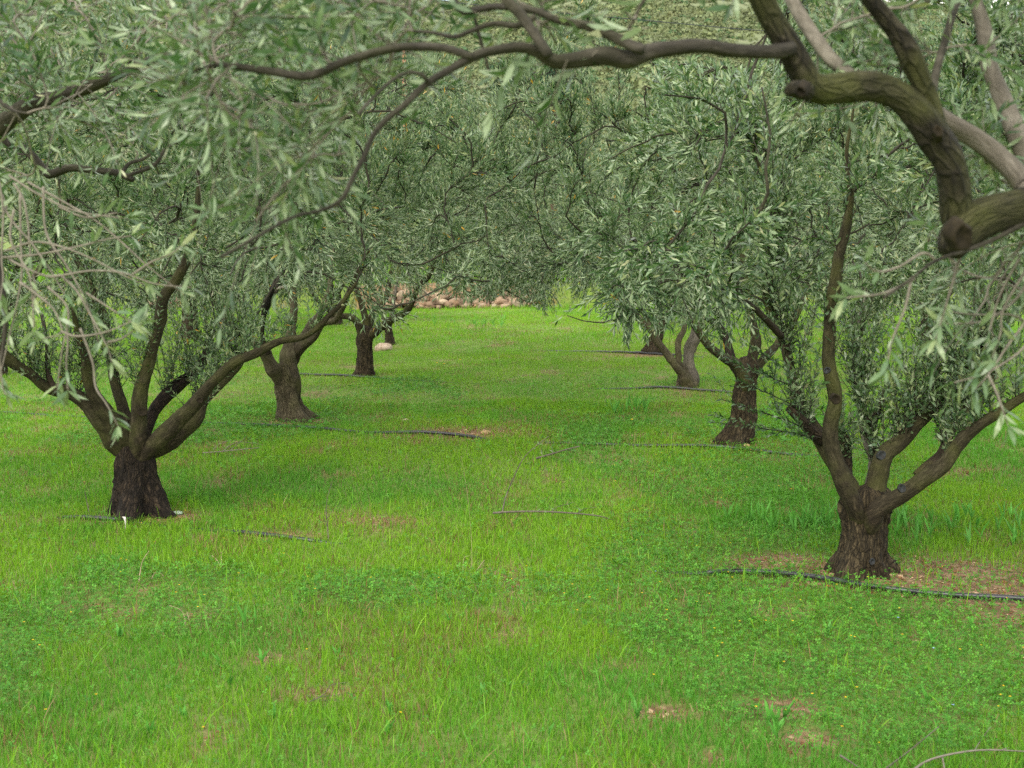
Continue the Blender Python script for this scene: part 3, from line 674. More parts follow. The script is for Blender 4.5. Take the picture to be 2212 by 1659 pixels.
# ---- R0: thick blurred limbs at the upper right; its trunk stands outside the frame
O1, O2 = (0, 0), (737.33, 0)
dR = 3.0
bR0 = np.array([2.25, 2.95, float(gz(2.25, 2.95))])
jr = P(O3[0] + 2310 / 3, 1385 / 3, dR)
tr = np.array([[2.25, 2.95, -.1, .19], [2.25, 2.95, .05, .17], [2.22, 2.95, .5, .145], [2.15, 2.96, 1.0, .125], [2.04, 2.98, 1.45, .095], [1.86, 3.0, 1.74, .045]])
first = limb_px([(2310, 1385, 215), (2150, 1385, 205), (2000, 1415, 205), (1880, 1475, 225), (1795, 1560, 225), (1740, 1650, 150)], O3, dR, -.05)
lim = [
 (np.vstack([[2.05, 2.98, 1.42, .09], [1.75, 2.99, 1.85, .075], [1.45, 3.0, 2.12, .066], first]), M_LIMBF, .055),
 (limb_px([(1850, 1480, 150), (1790, 1400, 200), (1750, 1200, 205), (1690, 1010, 200), (1610, 880, 185), (1530, 750, 175), (1420, 650, 165), (1250, 592, 168), (1050, 590, 172), (900, 590, 180), (800, 545, 180), (735, 430, 178), (650, 250, 165), (570, 100, 158), (500, -60, 150), (430, -260, 120), (380, -500, 80)], O3, dR, -.25), M_LIMBF, .055),
 (limb_px([(1680, 960, 140), (1640, 830, 140), (1590, 620, 132), (1500, 400, 122), (1415, 240, 112), (1300, 95, 108), (1180, -60, 104), (1020, -300, 80)], O3, dR - .05, -.1), M_LIMBF, .055),
 (limb_px([(820, 590, 110), (740, 575, 100), (690, 580, 70)], O3, dR - .22, -.04), M_LIMBF, .03),
 (limb_px([(1120, 560, 80), (1060, 480, 88), (960, 390, 92), (850, 230, 88), (765, 95, 84), (690, -30, 80), (560, -240, 60)], O3, dR - .05, .3), M_LIMBG, .05),
 (np.vstack([[1.62, 3.02, 1.95, .055], limb_px([(2320, 1310, 140), (2210, 1190, 140), (2120, 1090, 140), (2000, 980, 136), (1860, 880, 130), (1730, 800, 120), (1640, 700, 60)], O3, dR + .1, .1)]), M_LIMBG, .05),
 (limb_px([(2300, 1130, 120), (2210, 960, 124), (2150, 800, 120), (2070, 600, 108), (1990, 430, 96), (1950, 220, 86), (1900, 50, 76), (1840, -120, 60)], O3, dR + .2, .2), M_LIMBG, .05),
 (limb_px([(1610, 640, 60), (1645, 450, 52), (1690, 290, 48), (1745, 110, 44), (1800, -40, 40)], O3, dR, .2), M_BRANCH, .04),
 # the long branch that crosses the picture to the left
 (np.vstack([limb_px([(705, 300, 80), (620, 325, 92), (500, 335, 86), (300, 330, 90), (150, 308, 88), (0, 308, 96)], O3, dR - .2, -.1),
             limb_px([(2000, 335, 100), (1850, 385, 100), (1700, 355, 96), (1500, 390, 82), (1370, 398, 88), (1270, 340, 76), (1150, 312, 70), (950, 340, 60), (830, 380, 58), (700, 450, 50), (560, 530, 44), (400, 680, 38), (280, 780, 36), (200, 880, 34), (150, 1000, 32), (70, 1150, 30), (0, 1290, 28)], O2, dR - .3, -.15),
             limb_px([(2080, 1360, 22), (1900, 1405, 18), (1650, 1540, 14), (1430, 1665, 9)], O1, dR - .45, -.1)]), M_BRANCH, .06),
 (np.vstack([limb_px([(850, 372, 40), (780, 350, 48), (650, 315, 52), (400, 310, 54), (200, 350, 54), (0, 410, 54)], O2, dR - .38, 0), limb_px([(2000, 490, 56), (1750, 460, 50), (1500, 430, 40), (1380, 425, 26), (1200, 480, 14)], O1, dR - .38, .1)]), M_BRANCH, .07),
 (limb_px([(1340, 370, 66), (1290, 290, 66), (1225, 190, 60), (1150, 80, 56), (1060, -20, 50), (960, -200, 34)], O2, dR - .38, .05), M_BRANCH, .06),
 (limb_px([(1960, 320, 70), (1870, 290, 66), (1750, 230, 62), (1600, 170, 56), (1400, 130, 50), (1250, 70, 46), (1000, 48, 42), (790, 82, 40), (735, 20, 34), (700, -60, 26)], O2, dR - .35, .15), M_BRANCH, .07),
 (limb_px([(1260, 110, 32), (1140, 168, 36), (1000, 150, 30), (850, 195, 28), (730, 238, 24), (600, 210, 20), (470, 200, 14)], O2, dR - .3, .1), M_BRANCH, .07),
 (limb_px([(2010, -60, 26), (1950, 20, 22), (1890, 140, 18), (1855, 195, 10)], O2, dR - .3, 0), M_BRANCH, .05),
 (limb_px([(560, 530, 26), (520, 480, 24), (430, 470, 20), (330, 520, 18), (200, 640, 14), (110, 740, 8)], O2, dR - .4, -.1), M_BRANCH, .05),
 (limb_px([(860, 110, 14), (900, 260, 16), (940, 400, 14), (960, 490, 8)], O2, dR - .2, 0), M_BRANCH, .05),
 (limb_px([(2310, 1400, 40), (2080, 1520, 30), (1900, 1600, 24), (1640, 1690, 20), (1480, 1810, 16), (1300, 1930, 8)], O3, dR - .02, -.1), M_BRANCH, .05),
]
polyA = [(420, -60), (760, -60), (1040, -40), (1000, 30), (900, 60), (850, 150), (800, 230), (760, 330), (700, 400), (560, 490), (470, 400), (430, 250), (380, 100)]
polyB = [(1700, -60), (2260, -60), (2260, 420), (2120, 420), (2080, 250), (1960, 120), (1880, 300), (1780, 210), (1700, 90)]
polyC = [(2080, 470), (2260, 540), (2260, 860), (2120, 820), (2020, 700), (1900, 600), (1960, 560)]
polyD = [(1040, -40), (1640, -60), (1620, 20), (1400, 20), (1300, 60), (1180, 140), (1060, 60)]
above = lambda n: np.stack([rng.uniform(-.6, 3.6, n), rng.uniform(1.2, 4.6, n), rng.uniform(2.95, 3.9, n)], 1)
def no_low(p):
    x, y = proj(p); return ~((x > 1300) & (x < 1640) & (y > 20) & (y < 900)) & ~((x > 780) & (x < 1690) & (y > 200)) & ~((x > 1620) & (x < 2212) & (y < 330) & (p[..., 1] < 2.9) & (vn(x / 30., y / 30., 0, 3) < .6))
def twR(tw, lf):
    for pts, a, b in (([(1500, 1810), (1300, 1900), (1060, 1930)], 2.95, 2.9), ([(1480, 1820), (1440, 2000), (1360, 2200), (1320, 2400)], 2.95, 2.9), ([(1640, 1690), (1560, 1640), (1400, 1730), (1260, 1760), (1180, 1700)], 2.95, 2.9),
                      ([(1800, 1640), (1760, 1800), (1700, 2000), (1640, 2200)], 3.0, 3.0), ([(2180, 1680), (2060, 1900), (2000, 2100), (1960, 2260)], 3.1, 3.1), ([(2230, 1740), (2080, 2000), (2060, 2160), (2000, 2330)], 3.1, 3.1),
                      ([(2250, 2050), (2100, 2250), (1980, 2430), (1880, 2540)], 3.1, 3.05), ([(2270, 2180), (2160, 2300), (1960, 2420), (1760, 2480)], 3.1, 3.05), ([(1980, 2430), (2040, 2560), (2110, 2760)], 3.05, 3.0),
                      ([(2250, 1800), (2150, 1950), (1950, 2080), (1680, 2100)], 3.2, 3.2), ([(2250, 2100), (2120, 2040), (1900, 2040), (1720, 2020)], 3.3, 3.2)):
        hang_twig(tw, lf, pts, a, b, .0036, 7, sc=3.0, off=(O3[0], 0))
    for x0, y0, x1, y1 in ((1225, 130, 1150, 320), (1190, 135, 1080, 150), (1290, 110, 1200, 190), (1180, 30, 1330, 60), (1400, 60, 1290, 70), (930, 190, 880, 260), (1120, 105, 1060, 230)):
        a, b = P(x0, y0, 2.65), P(x1, y1, 2.7); D = b - a; L = np.linalg.norm(D)
        shoots(tw, lf, a[None], D[None], np.array([L]), np.array([[0, 0, -.08]]), 5, (.06, .014), True, miss=.15)
front_tree('overhanging olive tree with thick mossy limbs, closest to the viewer, upper right', bR0, tr, lim, 'olive trees of the orchard',
    [(px_targets(polyA, 60, (2.6, 3.4)), 6, (.054, .0098), 7, 2.5, no_low, (.12, .24), (0, .9)),
     (px_targets(polyB, 34, (2.95, 3.6)), 7, (.055, .0100), 7, 2.5, no_low, (.12, .24), (0, .9)),
     (px_targets(polyC, 12, (3.1, 3.7)), 5, (.052, .0094), 6, 2.4, None, (.12, .24), (0, .85)),
     (px_targets(polyD, 16, (2.6, 3.0)), 5, (.058, .0104), 6, 2.5, no_low, (.10, .2), (0, .9)),
     (above(36), 7, (.06, .013), 8, 2.6, lambda p: proj(p)[1] < -25, (.15, .3), (0, 1))], twR, 3,
    [(0, P(O3[0] + 1812 / 3, 1535 / 3, dR - .165), (.25, -1, -.25), .030), (1, P(O3[0] + 1655 / 3, 850 / 3, dR - .140), (-.3, -1, .3), .013), (1, P(O3[0] + 770 / 3, 590 / 3, dR - .31), (-.6, -1, -.5), .012)])

# ---- L0: boughs and bare drooping twigs at the upper left
bL0 = np.array([-3.25, 4.7, float(gz(-3.25, 4.7))]); dL = 4.2
tr = np.array([[-3.25, 4.7, -.1, .2], [-3.25, 4.7, .05, .175], [-3.24, 4.7, .5, .15], [-3.2, 4.68, .9, .15], [-3.12, 4.65, 1.2, .09]])
lim = [
 (np.vstack([[-3.18, 4.68, .9, .09], [-2.9, 4.6, 1.3, .075], [-2.35, 4.45, 1.85, .06], limb_px([(-160, 930, 128), (-30, 860, 122), (70, 780, 118), (200, 690, 108), (330, 650, 100), (500, 590, 86), (650, 530, 66), (800, 468, 46), (950, 395, 38), (1150, 340, 34), (1400, 300, 20)], (0, 0), dL, -.3)]), M_BRANCH, .06),
 (np.vstack([[-3.2, 4.68, .8, .07], [-2.8, 4.9, 1.35, .055], [-2.2, 5.1, 1.85, .036], limb_px([(-60, 985, 48), (60, 945, 50), (130, 950, 48), (220, 1020, 52), (285, 1105, 54), (330, 1135, 54), (450, 1090, 50), (600, 1105, 46), (750, 1120, 42), (860, 1165, 34)], (0, 0), 5.0, -.1)]), M_BRANCH, .07),
 (limb_px([(790, 1125, 26), (840, 1060, 24), (950, 1020, 18), (1050, 900, 12)], (0, 0), 4.95, .1), M_BRANCH, .05),
 (limb_px([(820, 1140, 24), (1000, 1070, 20), (1080, 960, 16), (1200, 900, 10)], (0, 0), 4.9, .1), M_BRANCH, .05),
 (np.array([[-3.18, 4.68, .9, .08], [-3.1, 4.3, 1.6, .06], [-2.9, 3.9, 2.3, .045], [-2.5, 3.5, 2.8, .03], [-2.0, 3.2, 3.1, .018]]), M_LIMB, .05),
 (np.array([[-3.18, 4.7, .9, .08], [-3.5, 5.0, 1.6, .06], [-3.6, 5.3, 2.3, .045], [-3.4, 5.5, 3.0, .025]]), M_LIMB, .05),
 (limb_px([(-40, 620, 26), (60, 700, 22), (100, 720, 16), (200, 740, 12)], (0, 0), 3.7, -.1), M_BRANCH, .05),
 (limb_px([(-120, -260, 40), (-20, 0, 36), (20, 250, 30), (40, 420, 24), (10, 700, 16)], (0, 553), 3.6, -.1), M_BRANCH, .05),
]
polyL = [(-250, -80), (480, -80), (560, 40), (520, 140), (430, 180), (420, 300), (300, 330), (160, 300), (-250, 330)]
polyL2 = [(-250, 330), (120, 330), (60, 500), (-40, 620), (-250, 700)]
def okL(p):
    x, y = proj(p); return (y < 480) & (x < 640)
def twL(tw, lf):
    A = [([(90, -470), (150, -370), (180, -220), (200, 30), (230, 240), (180, 380)], 3.6, 3.5), ([(130, -400), (135, -100), (140, 130), (100, 350), (30, 650), (-10, 820)], 3.5, 3.45),
         ([(60, 20), (130, 60), (300, 130), (400, 125), (600, 95), (800, 110), (1000, 180), (1240, 205)], 3.5, 3.35), ([(400, 130), (500, 230), (580, 370), (640, 480), (700, 600), (725, 690)], 3.45, 3.4),
         ([(130, 170), (250, 258), (350, 350), (400, 490), (300, 530), (235, 550)], 3.4, 3.35), ([(310, 200), (430, 320), (440, 450), (400, 620), (370, 870)], 3.45, 3.4), ([(400, 490), (500, 520), (680, 495), (850, 425)], 3.35, 3.3),
         ([(520, 470), (600, 690), (620, 850), (690, 960), (765, 1100)], 3.4, 3.35), ([(180, -480), (450, -330), (620, -230), (800, -80), (950, 60), (1180, 240)], 3.6, 3.45), ([(60, -520), (250, -400), (500, -290), (830, -240)], 3.6, 3.5),
         ([(20, -320), (100, -200), (200, -90), (330, 100), (450, 300)], 3.5, 3.45), ([(30, -30), (220, -90), (400, -60), (600, 20), (850, 150), (960, 190)], 3.5, 3.4), ([(20, 10), (250, -10), (500, -60), (700, -110), (850, -130)], 3.5, 3.4),
         ([(860, 120), (980, 40), (1100, -10), (1170, -60)], 3.4, 3.35), ([(-20, -560), (20, -300), (10, 0), (20, 150), (-5, 320)], 3.5, 3.45), ([(560, 240), (700, 330), (840, 420), (900, 440)], 3.42, 3.4), ([(280, -450), (300, -150), (430, 60), (560, 300), (640, 560)], 3.55, 3.45),
         ([(430, 430), (440, 560), (430, 700), (440, 870)], 3.42, 3.4), ([(90, -300), (70, -100), (180, 100), (210, 250), (220, 480)], 3.45, 3.4), ([(700, 560), (800, 530), (920, 440)], 3.35, 3.32), ([(380, -320), (560, -250), (760, -280)], 3.6, 3.5), ([(-10, 620), (20, 860), (40, 900)], 3.4, 3.4)]
    for pts, a, b in A: hang_twig(tw, lf, pts, a, b, .0034, 6, tipn=4)
front_tree('olive tree with bare drooping twigs in front of the dark trunked one, upper left', bL0, tr, lim, 'olive trees of the orchard',
    [(np.vstack([px_targets(polyL, 50, (4.15, 5.2)), px_targets(polyL, 12, (3.5, 4.0))]), 7, (.056, .0100), 8, 2.6, okL, (.13, .28), (0, .9)),
     (px_targets(polyL2, 10, (3.5, 4.4)), 5, (.058, .0104), 6, 2.4, okL, (.13, .28), (.3, 1)),
     (np.stack([rng.uniform(-5.4, -1.2, 60), rng.uniform(2.6, 6.4, 60), rng.uniform(2.3, 3.9, 60)], 1), 6, (.06, .013), 8, 2.6, lambda p: (proj(p)[1] < -25) | (proj(p)[0] < -40), (.15, .3), (0, 1))], twL, 4)

# ------------------------------------------------------------------ ground
def bare(x, y):
    """how bare the soil is (0 grass, 1 naked earth)"""
    b = np.zeros_like(np.asarray(x, float))
    def spot(px, py, rx, ry, s=1.0):
        nonlocal b
        g = G(px, py); e = ((x - g[0]) / rx) ** 2 + ((y - g[1]) / ry) ** 2
        b = np.maximum(b, s * np.exp(-e * 1.3))
    for a in ((1862, 1245, .42, .40, .9), (1990, 1270, .50, .40, .95), (2150, 1290, .6, .4, .95), (1680, 1215, .5, .3, .75), (1800, 1262, .55, .16, .75), (2080, 1240, .6, .5, .75), (2200, 1335, .4, .25, .8),
              (300, 1116, .45, .25, .75), (375, 1118, .33, .25, .95), (230, 1128, .5, .2, .6), (820, 1125, .5, .25, .55), (760, 1110, .4, .3, .4), (600, 1158, .35, .16, .8), (575, 1425, .14, .13, .85), (1700, 1530, .22, .16, .7), (1760, 1600, .20, .13, .8), (1440, 1540, .16, .12, .7), (1350, 1440, .13, .1, .5),
              (640, 912, .5, .3, .8), (995, 938, .95, .5, .95), (1050, 935, .5, .5, .8), (880, 940, .6, .3, .5), (1590, 966, .5, .3, .7), (1680, 990, .8, .4, .3), (1300, 990, .6, .4, .3), (787, 815, .5, .3, .6), (1480, 842, .6, .4, .6), (1380, 768, 1.2, .5, .8), (1412, 770, .5, .4, .8), (845, 750, .5, .4, .5),
              (150, 885, .8, .5, .6), (60, 890, .6, .4, .5), (1040, 710, .8, .4, .5), (1130, 716, .8, .4, .45), (430, 1330, .2, .2, .5), (180, 1310, .25, .12, .6), (690, 1500, .3, .13, .6), (1020, 1225, .2, .15, .5), (2030, 1560, .12, .1, .5), (1540, 1640, .12, .1, .6)):
        spot(*a)
    n = fbm(np.asarray(x) / .55, np.asarray(y) / .55, seed=31, o=3)
    b = np.clip(b * (.30 + 1.25 * n) * 1.05, 0, 1)
    b = np.maximum(b, .38 * sstep(.64, .82, fbm(np.asarray(x) / .33, np.asarray(y) / .5, seed=41, o=2)))
    b = np.maximum(b, sstep(-.3, .1, y - WALLY - .5 * np.sin(np.asarray(x) * .21)) * (1 - sstep(1.4, 2.6, y - WALLY)) * .9 * sstep(-5.2, -4.2, np.asarray(x)) * (1 - sstep(.2, .8, np.asarray(x))))
    return b

gx = np.r_[-420, -260, -160, -100, -70, np.arange(-50, -12, 2.), np.arange(-12, -6, .5), np.arange(-6, 6, .09), np.arange(6, 12, .5), np.arange(12, 51, 2.), 70, 100, 160, 260, 420]
gy = np.r_[-80, -40, -20, -10, -5, -2, 0, 2, 3, np.arange(4, 16, .09), np.arange(16, 30, .25), np.arange(30, 39, .5), np.arange(39, 43, .1), np.arange(43, 60, 1.), np.arange(60, 130, 5.), np.arange(130, 620, 30.)]
XX, YY = np.meshgrid(gx, gy); ZZ = gz(XX, YY)
BB = bare(XX, YY) * (YY < 53)
fine = (np.abs(XX) < 6.2) & (YY > 3.9) & (YY < 16.2)
ZZ = ZZ + fine * BB * .035 * (fbm(XX / .09, YY / .09, seed=77, o=2) - .5)
ni, nj = XX.shape; idx = np.arange(ni * nj).reshape(ni, nj)
a = Acc()
a.add(np.stack([XX, YY, ZZ], -1).reshape(-1, 3), np.stack([idx[:-1, :-1], idx[:-1, 1:], idx[1:, 1:], idx[1:, :-1]], -1).reshape(-1, 4), None, {'bare': BB.ravel()})
m, nt, b = mat('orchard soil'); L = nt.links.new
at = nd(nt, 'ShaderNodeAttribute', attribute_name='bare'); ge = nd(nt, 'ShaderNodeNewGeometry')
n1 = nd(nt, 'ShaderNodeTexNoise'); n1.inputs['Scale'].default_value = 22; n1.inputs['Detail'].default_value = 8; L(ge.outputs['Position'], n1.inputs['Vector'])
n2 = nd(nt, 'ShaderNodeTexNoise'); n2.inputs['Scale'].default_value = 2.2; n2.inputs['Detail'].default_value = 5; L(ge.outputs['Position'], n2.inputs['Vector'])
soil = ramp(nt, [(.3, (.070, .040, .017)), (.5, (.155, .092, .042)), (.72, (.29, .20, .11))], n1.outputs['Fac'])
turf = ramp(nt, [(.3, (.09, .13, .022)), (.7, (.13, .19, .028))], n2.outputs['Fac'])
mx = nd(nt, 'ShaderNodeMix', data_type='RGBA'); r = ramp(nt, [(.12, (0, 0, 0)), (.5, (1, 1, 1))], at.outputs['Fac'])
L(r.outputs[0], mx.inputs['Factor']); L(turf.outputs[0], mx.inputs['A']); L(soil.outputs[0], mx.inputs['B']); L(mx.outputs['Result'], b.inputs['Base Color'])
b.inputs['Roughness'].default_value = .95; bu = nd(nt, 'ShaderNodeBump'); bu.inputs['Distance'].default_value = .03; bu.inputs['Strength'].default_value = .7
L(n1.outputs['Fac'], bu.inputs['Height']); L(bu.outputs[0], b.inputs['Normal'])
o = a.build('ground', m); tag(o, 'reddish soil under the orchard grass', 'ground', kind='structure')

# ------------------------------------------------------------------ grass, clover, flowers
def field(y0, y1, dens, half=.40, mar=1.2):
    A = (half * (y0 + y1) / 2 + mar) * 2 * (y1 - y0); n = int(A * dens)
    y = np.sqrt(rng.uniform(y0 ** 2, y1 ** 2, n)) if y0 > 0 else rng.uniform(y0, y1, n)
    return rng.uniform(-1, 1, n) * (half * y + mar), y
trunks = np.array([bL1[:2], bR1[:2], bL2[:2], bR2[:2], bL3[:2], bR3[:2], bR4[:2], bL4[:2]])
def thin(x, y, k=1.0):
    b = bare(x, y)
    ok = rng.random(len(x)) > b * k
    for t, r in zip(trunks, (.2, .19, .19, .18, .16, .16, .15, .12)): ok &= (x - t[0]) ** 2 + (y - t[1]) ** 2 > r * r
    return ok, b
def clov(x, y):
    c = fbm(x / 1.5, y / 2.0, seed=51, o=3)
    near = sstep(.555, .70, c + .05 * np.exp(-((y - 7.0) / 1.3) ** 2))
    return near * (1 - .55 * sstep(8.5, 12, y))
def lush(x, y): return fbm(x / 1.0, y / 1.3, seed=61, o=3)
YG = np.array([.185, .368, .017]); GG = np.array([.100, .30, .026]); DRY = np.array([.36, .27, .12]); RED = np.array([.24, .155, .06])
def blade_cols(x, y, b, n):
    t = sstep(.35, .65, fbm(x / .9, y / 1.4, seed=71, o=3) * .8 + .2 * rng.random(n))[:, None]
    far = sstep(9, 24, y)[:, None]
    c = GG * (1 - t) + YG * t
    c = c * (1 - .45 * far) + YG * 1.02 * .45 * far
    c = c * rng.uniform(.75, 1.25, n)[:, None]
    p = .035 + .40 * b + .22 * sstep(.52, .75, fbm(x / .5, y / .7, seed=81, o=2))
    u = rng.random(n)
    c = np.where((u < p)[:, None], DRY * rng.uniform(.5, 1, n)[:, None], c); c = np.where((u < p * .45)[:, None], RED * rng.uniform(.6, 1.2, n)[:, None], c)
    return c
def blades(acc, x, y, h, w, seg, b):
    n = len(x); z = gz(x, y) - .004
    az = rng.uniform(0, 2 * math.pi, n); lean = np.abs(rng.normal(.22, .2, n)); wa = rng.uniform(0, math.pi, n)
    dx, dy = np.cos(az) * lean, np.sin(az) * lean; wx, wy = np.cos(wa), np.sin(wa)
    V = []; ts = np.linspace(0, 1, seg + 1)
    for t in ts[:-1]:
        cx, cy, cz = x + dx * h * (t * .5 + t * t), y + dy * h * (t * .5 + t * t), z + h * t * (1 - .18 * lean * t)
        ww = w * .5 * (1 - .25 * t) * (.7 + .3 * min(1, t * 4 + .3))
        V += [np.stack([cx - wx * ww, cy - wy * ww, cz], 1), np.stack([cx + wx * ww, cy + wy * ww, cz], 1)]
    V.append(np.stack([x + dx * h * 1.5, y + dy * h * 1.5, z + h * (1 - .18 * lean)], 1))
    k = 2 * seg + 1; V = np.stack(V, 1).reshape(-1, 3)
    c = blade_cols(x, y, b, n)
    o = np.arange(n)[:, None] * k
    q = np.concatenate([o + np.array([[2 * i, 2 * i + 1, 2 * i + 3, 2 * i + 2]]) for i in range(seg - 1)]) if seg > 1 else None
    t = o + np.array([[2 * seg - 2, 2 * seg - 1, 2 * seg]])
    acc.add(V, q, t, {'col': np.repeat(c, k, 0)})

gr = Acc()
for (y0, y1, dens, seg, hm, w) in ((3.4, 5.0, 1500, 2, .075, .0046), (5.0, 7.5, 5400, 3, .056, .0037), (7.5, 11, 3700, 2, .066, .0050), (11, 17, 2400, 2, .062, .0062), (17, 27, 1250, 1, .060, .0085), (27, 40, 520, 1, .075, .015), (40, 52, 380, 1, .16, .022)):
    x, y = field(y0, y1, dens)
    ok, b = thin(x, y, .93); cl = clov(x, y) * (y < 20); ok &= rng.random(len(x)) > cl * .62
    x, y, b = x[ok], y[ok], b[ok]; n = len(x)
    lu = lush(x, y); tall = np.exp(-np.maximum(y - 4.6, 0) / .8) * .65
    h = hm * (.45 + 1.0 * lu) * rng.uniform(.5, 1.35, n) * (1 + tall * (fbm(x / .35, y / .35, seed=91, o=2) > .45) * 1.0) * (1 - .45 * b)
    blades(gr, x, y, h, w * rng.uniform(.7, 1.4, n), seg, b)
# longer scattered blades and tufts
x, y = field(4.6, 14, 70); ok, b = thin(x, y); x, y, b = x[ok], y[ok], b[ok]
blades(gr, x, y, rng.uniform(.09, .17, len(x)), np.full(len(x), .006), 3, b * 0)
x, y = field(4.3, 6.4, 420); ok, b = thin(x, y); ok &= rng.random(len(x)) < (1 - sstep(5.0, 6.3, y)) * sstep(.38, .6, fbm(x / .7, y / .6, seed=95, o=2)); x, y, b = x[ok], y[ok], b[ok]
blades(gr, x, y, rng.uniform(.06, .14, len(x)), rng.uniform(.0035, .006, len(x)), 4, b * 0)
o = gr.build('grass', M_GRASS, smooth=True); tag(o, 'bright yellow green spring grass covering the orchard floor', 'grass', kind='stuff')

cv = Acc()
for (y0, y1, dens, s) in ((3.6, 7.5, 3000, .0085), (7.5, 12, 2200, .0100), (12, 20, 1000, .015)):
    x, y = field(y0, y1, dens); c = clov(x, y); ok, b = thin(x, y); ok &= rng.random(len(x)) < .05 + .95 * c
    x, y = x[ok], y[ok]; n = len(x); hh = .018 + .055 * rng.random(n) ** .8 * (.6 + .8 * lush(x, y)) ; z = gz(x, y) + hh
    az = rng.uniform(0, 6.28, n); tl = rng.normal(0, .35, (n, 2)); sz = s * rng.uniform(.7, 1.4, n)
    col = np.where(rng.random((n, 1)) < .5, np.array([[.060, .215, .019]]), np.array([[.10, .285, .026]])) * rng.uniform(.7, 1.25, (n, 1))
    for k in range(3):
        a2 = az + k * 2.094; ux, uy = np.cos(a2), np.sin(a2); px_, py_ = -uy, ux
        def pt(r, s_): 
            X = x + sz * (ux * r + px_ * s_); Y = y + sz * (uy * r + py_ * s_)
            return np.stack([X, Y, z + (X - x) * tl[:, 0] + (Y - y) * tl[:, 1] + sz * .25 * r], 1)
        V = np.stack([pt(.05, 0), pt(.95, -.55), pt(1.35, 0), pt(.95, .55)], 1).reshape(-1, 3); oo = np.arange(n)[:, None] * 4
        cv.add(V, oo + np.array([[0, 1, 2, 3]]), None, {'col': np.repeat(col, 4, 0)})
o = cv.build('clover', M_CLOVER, smooth=False); tag(o, 'dark green clover patches low among the grass', 'clover', kind='stuff')

fl = Acc()
x, y = field(4.8, 13, 9); c = clov(x, y); ok = rng.random(len(x)) < .08 + .9 * c; x, y = x[ok], y[ok]
x2, y2 = field(13, 30, .12); x = np.r_[x, x2]; y = np.r_[y, y2]; n = len(x); z = gz(x, y) + rng.uniform(.05, .085, n)
for k in range(5):
    a2 = k * 1.2566 + rng.uniform(0, 6, n) * 0; s = np.where(y > 13, .02, .0065); ux, uy = np.cos(a2), np.sin(a2)
    f_ = lambda r, q: np.stack([x + s * (ux * r - uy * q), y + s * (uy * r + ux * q), z + s * .5 * r], 1)
    V = np.stack([f_(0, 0), f_(.8, -.45), f_(1.1, 0), f_(.8, .45)], 1).reshape(-1, 3)
    cols = np.where((np.arange(n) % 17 == 0)[:, None], np.array([[.35, .45, .8]]), np.array([[.78, .52, .02]]))
    fl.add(V, np.arange(n)[:, None] * 4 + np.array([[0, 1, 2, 3]]), None, {'col': np.repeat(cols, 4, 0)})
o = fl.build('wildflowers', M_CLOVER, smooth=False); tag(o, 'tiny yellow and blue flowers dotted through the clover', 'wildflowers', kind='stuff')

# broad upright leaves behind the nearest right trunk
wd = Acc()
def weed(px0, px1, py0, py1, n, h):
    for _ in range(n):
        g = G(rng.uniform(px0, px1), rng.uniform(py0, py1)); m_ = rng.integers(2, 6)
        for k in range(m_):
            hh = rng.uniform(*h); az = rng.uniform(0, 6.28); ln = rng.uniform(.1, .4); wa = rng.uniform(0, 3.14); wv = np.array([math.cos(wa), math.sin(wa), 0]); dv = np.array([math.cos(az), math.sin(az), 0]) * ln
            V = []
            for t, w in ((0, .25), (.3, .7), (.65, 1.0), (.88, .6)):
                c = g + dv * hh * t * t * 1.2 + np.array([0, 0, hh * t * (1 - .2 * ln * t)]) + np.array([rng.normal(0, .002), 0, 0])
                V += [c - wv * w * .0085, c + wv * w * .0085]
            V.append(g + dv * hh * 1.25 + np.array([0, 0, hh]))
            cl = np.array([.095, .29, .040]) * rng.uniform(.8, 1.35)
            wd.add(np.array(V), [[0, 1, 3, 2], [2, 3, 5, 4], [4, 5, 7, 6]], [[6, 7, 8]], {'col': np.tile(cl, (9, 1))})
weed(1560, 1830, 1120, 1165, 42, (.10, .20)); weed(1930, 2212, 1120, 1190, 36, (.10, .20)); weed(1310, 1400, 880, 900, 22, (.12, .22)); weed(1650, 2000, 880, 960, 16, (.1, .2))
weed(500, 560, 1340, 1360, 2, (.12, .16)); weed(1640, 1700, 1560, 1640, 5, (.08, .13)); weed(100, 2100, 1300, 1600, 30, (.05, .10)); weed(920, 1100, 690, 712, 20, (.12, .25))
o = wd.build('broadleaf_weeds', M_CLOVER, smooth=False); tag(o, 'upright broad leaved weeds standing above the grass', 'weeds', kind='stuff')

# soil clods and chips on the bare patches
cd = Acc(); ico = None
t = (1 + 5 ** .5) / 2
IV = unit(np.array([(-1, t, 0), (1, t, 0), (-1, -t, 0), (1, -t, 0), (0, -1, t), (0, 1, t), (0, -1, -t), (0, 1, -t), (t, 0, -1), (t, 0, 1), (-t, 0, -1), (-t, 0, 1)], float))
IF = np.array([(0, 11, 5), (0, 5, 1), (0, 1, 7), (0, 7, 10), (0, 10, 11), (1, 5, 9), (5, 11, 4), (11, 10, 2), (10, 7, 6), (7, 1, 8), (3, 9, 4), (3, 4, 2), (3, 2, 6), (3, 6, 8), (3, 8, 9), (4, 9, 5), (2, 4, 11), (6, 2, 10), (8, 6, 7), (9, 8, 1)])
x, y = field(5.2, 17, 700); b = bare(x, y); ok = (rng.random(len(x)) < b * 1.0) & (b > .3); x, y = x[ok], y[ok]; n = len(x)
s = .0075 * rng.uniform(.5, 1.0, n) ** 1 * (1 + 1.1 * (rng.random(n) < .08)) + .001 * y * .15
V = np.stack([x, y, gz(x, y) + s * .2], 1)[:, None] + IV[None] * s[:, None, None] * rng.uniform(.6, 1.3, (n, 12, 1)) * np.array([1.2, 1.0, .65])
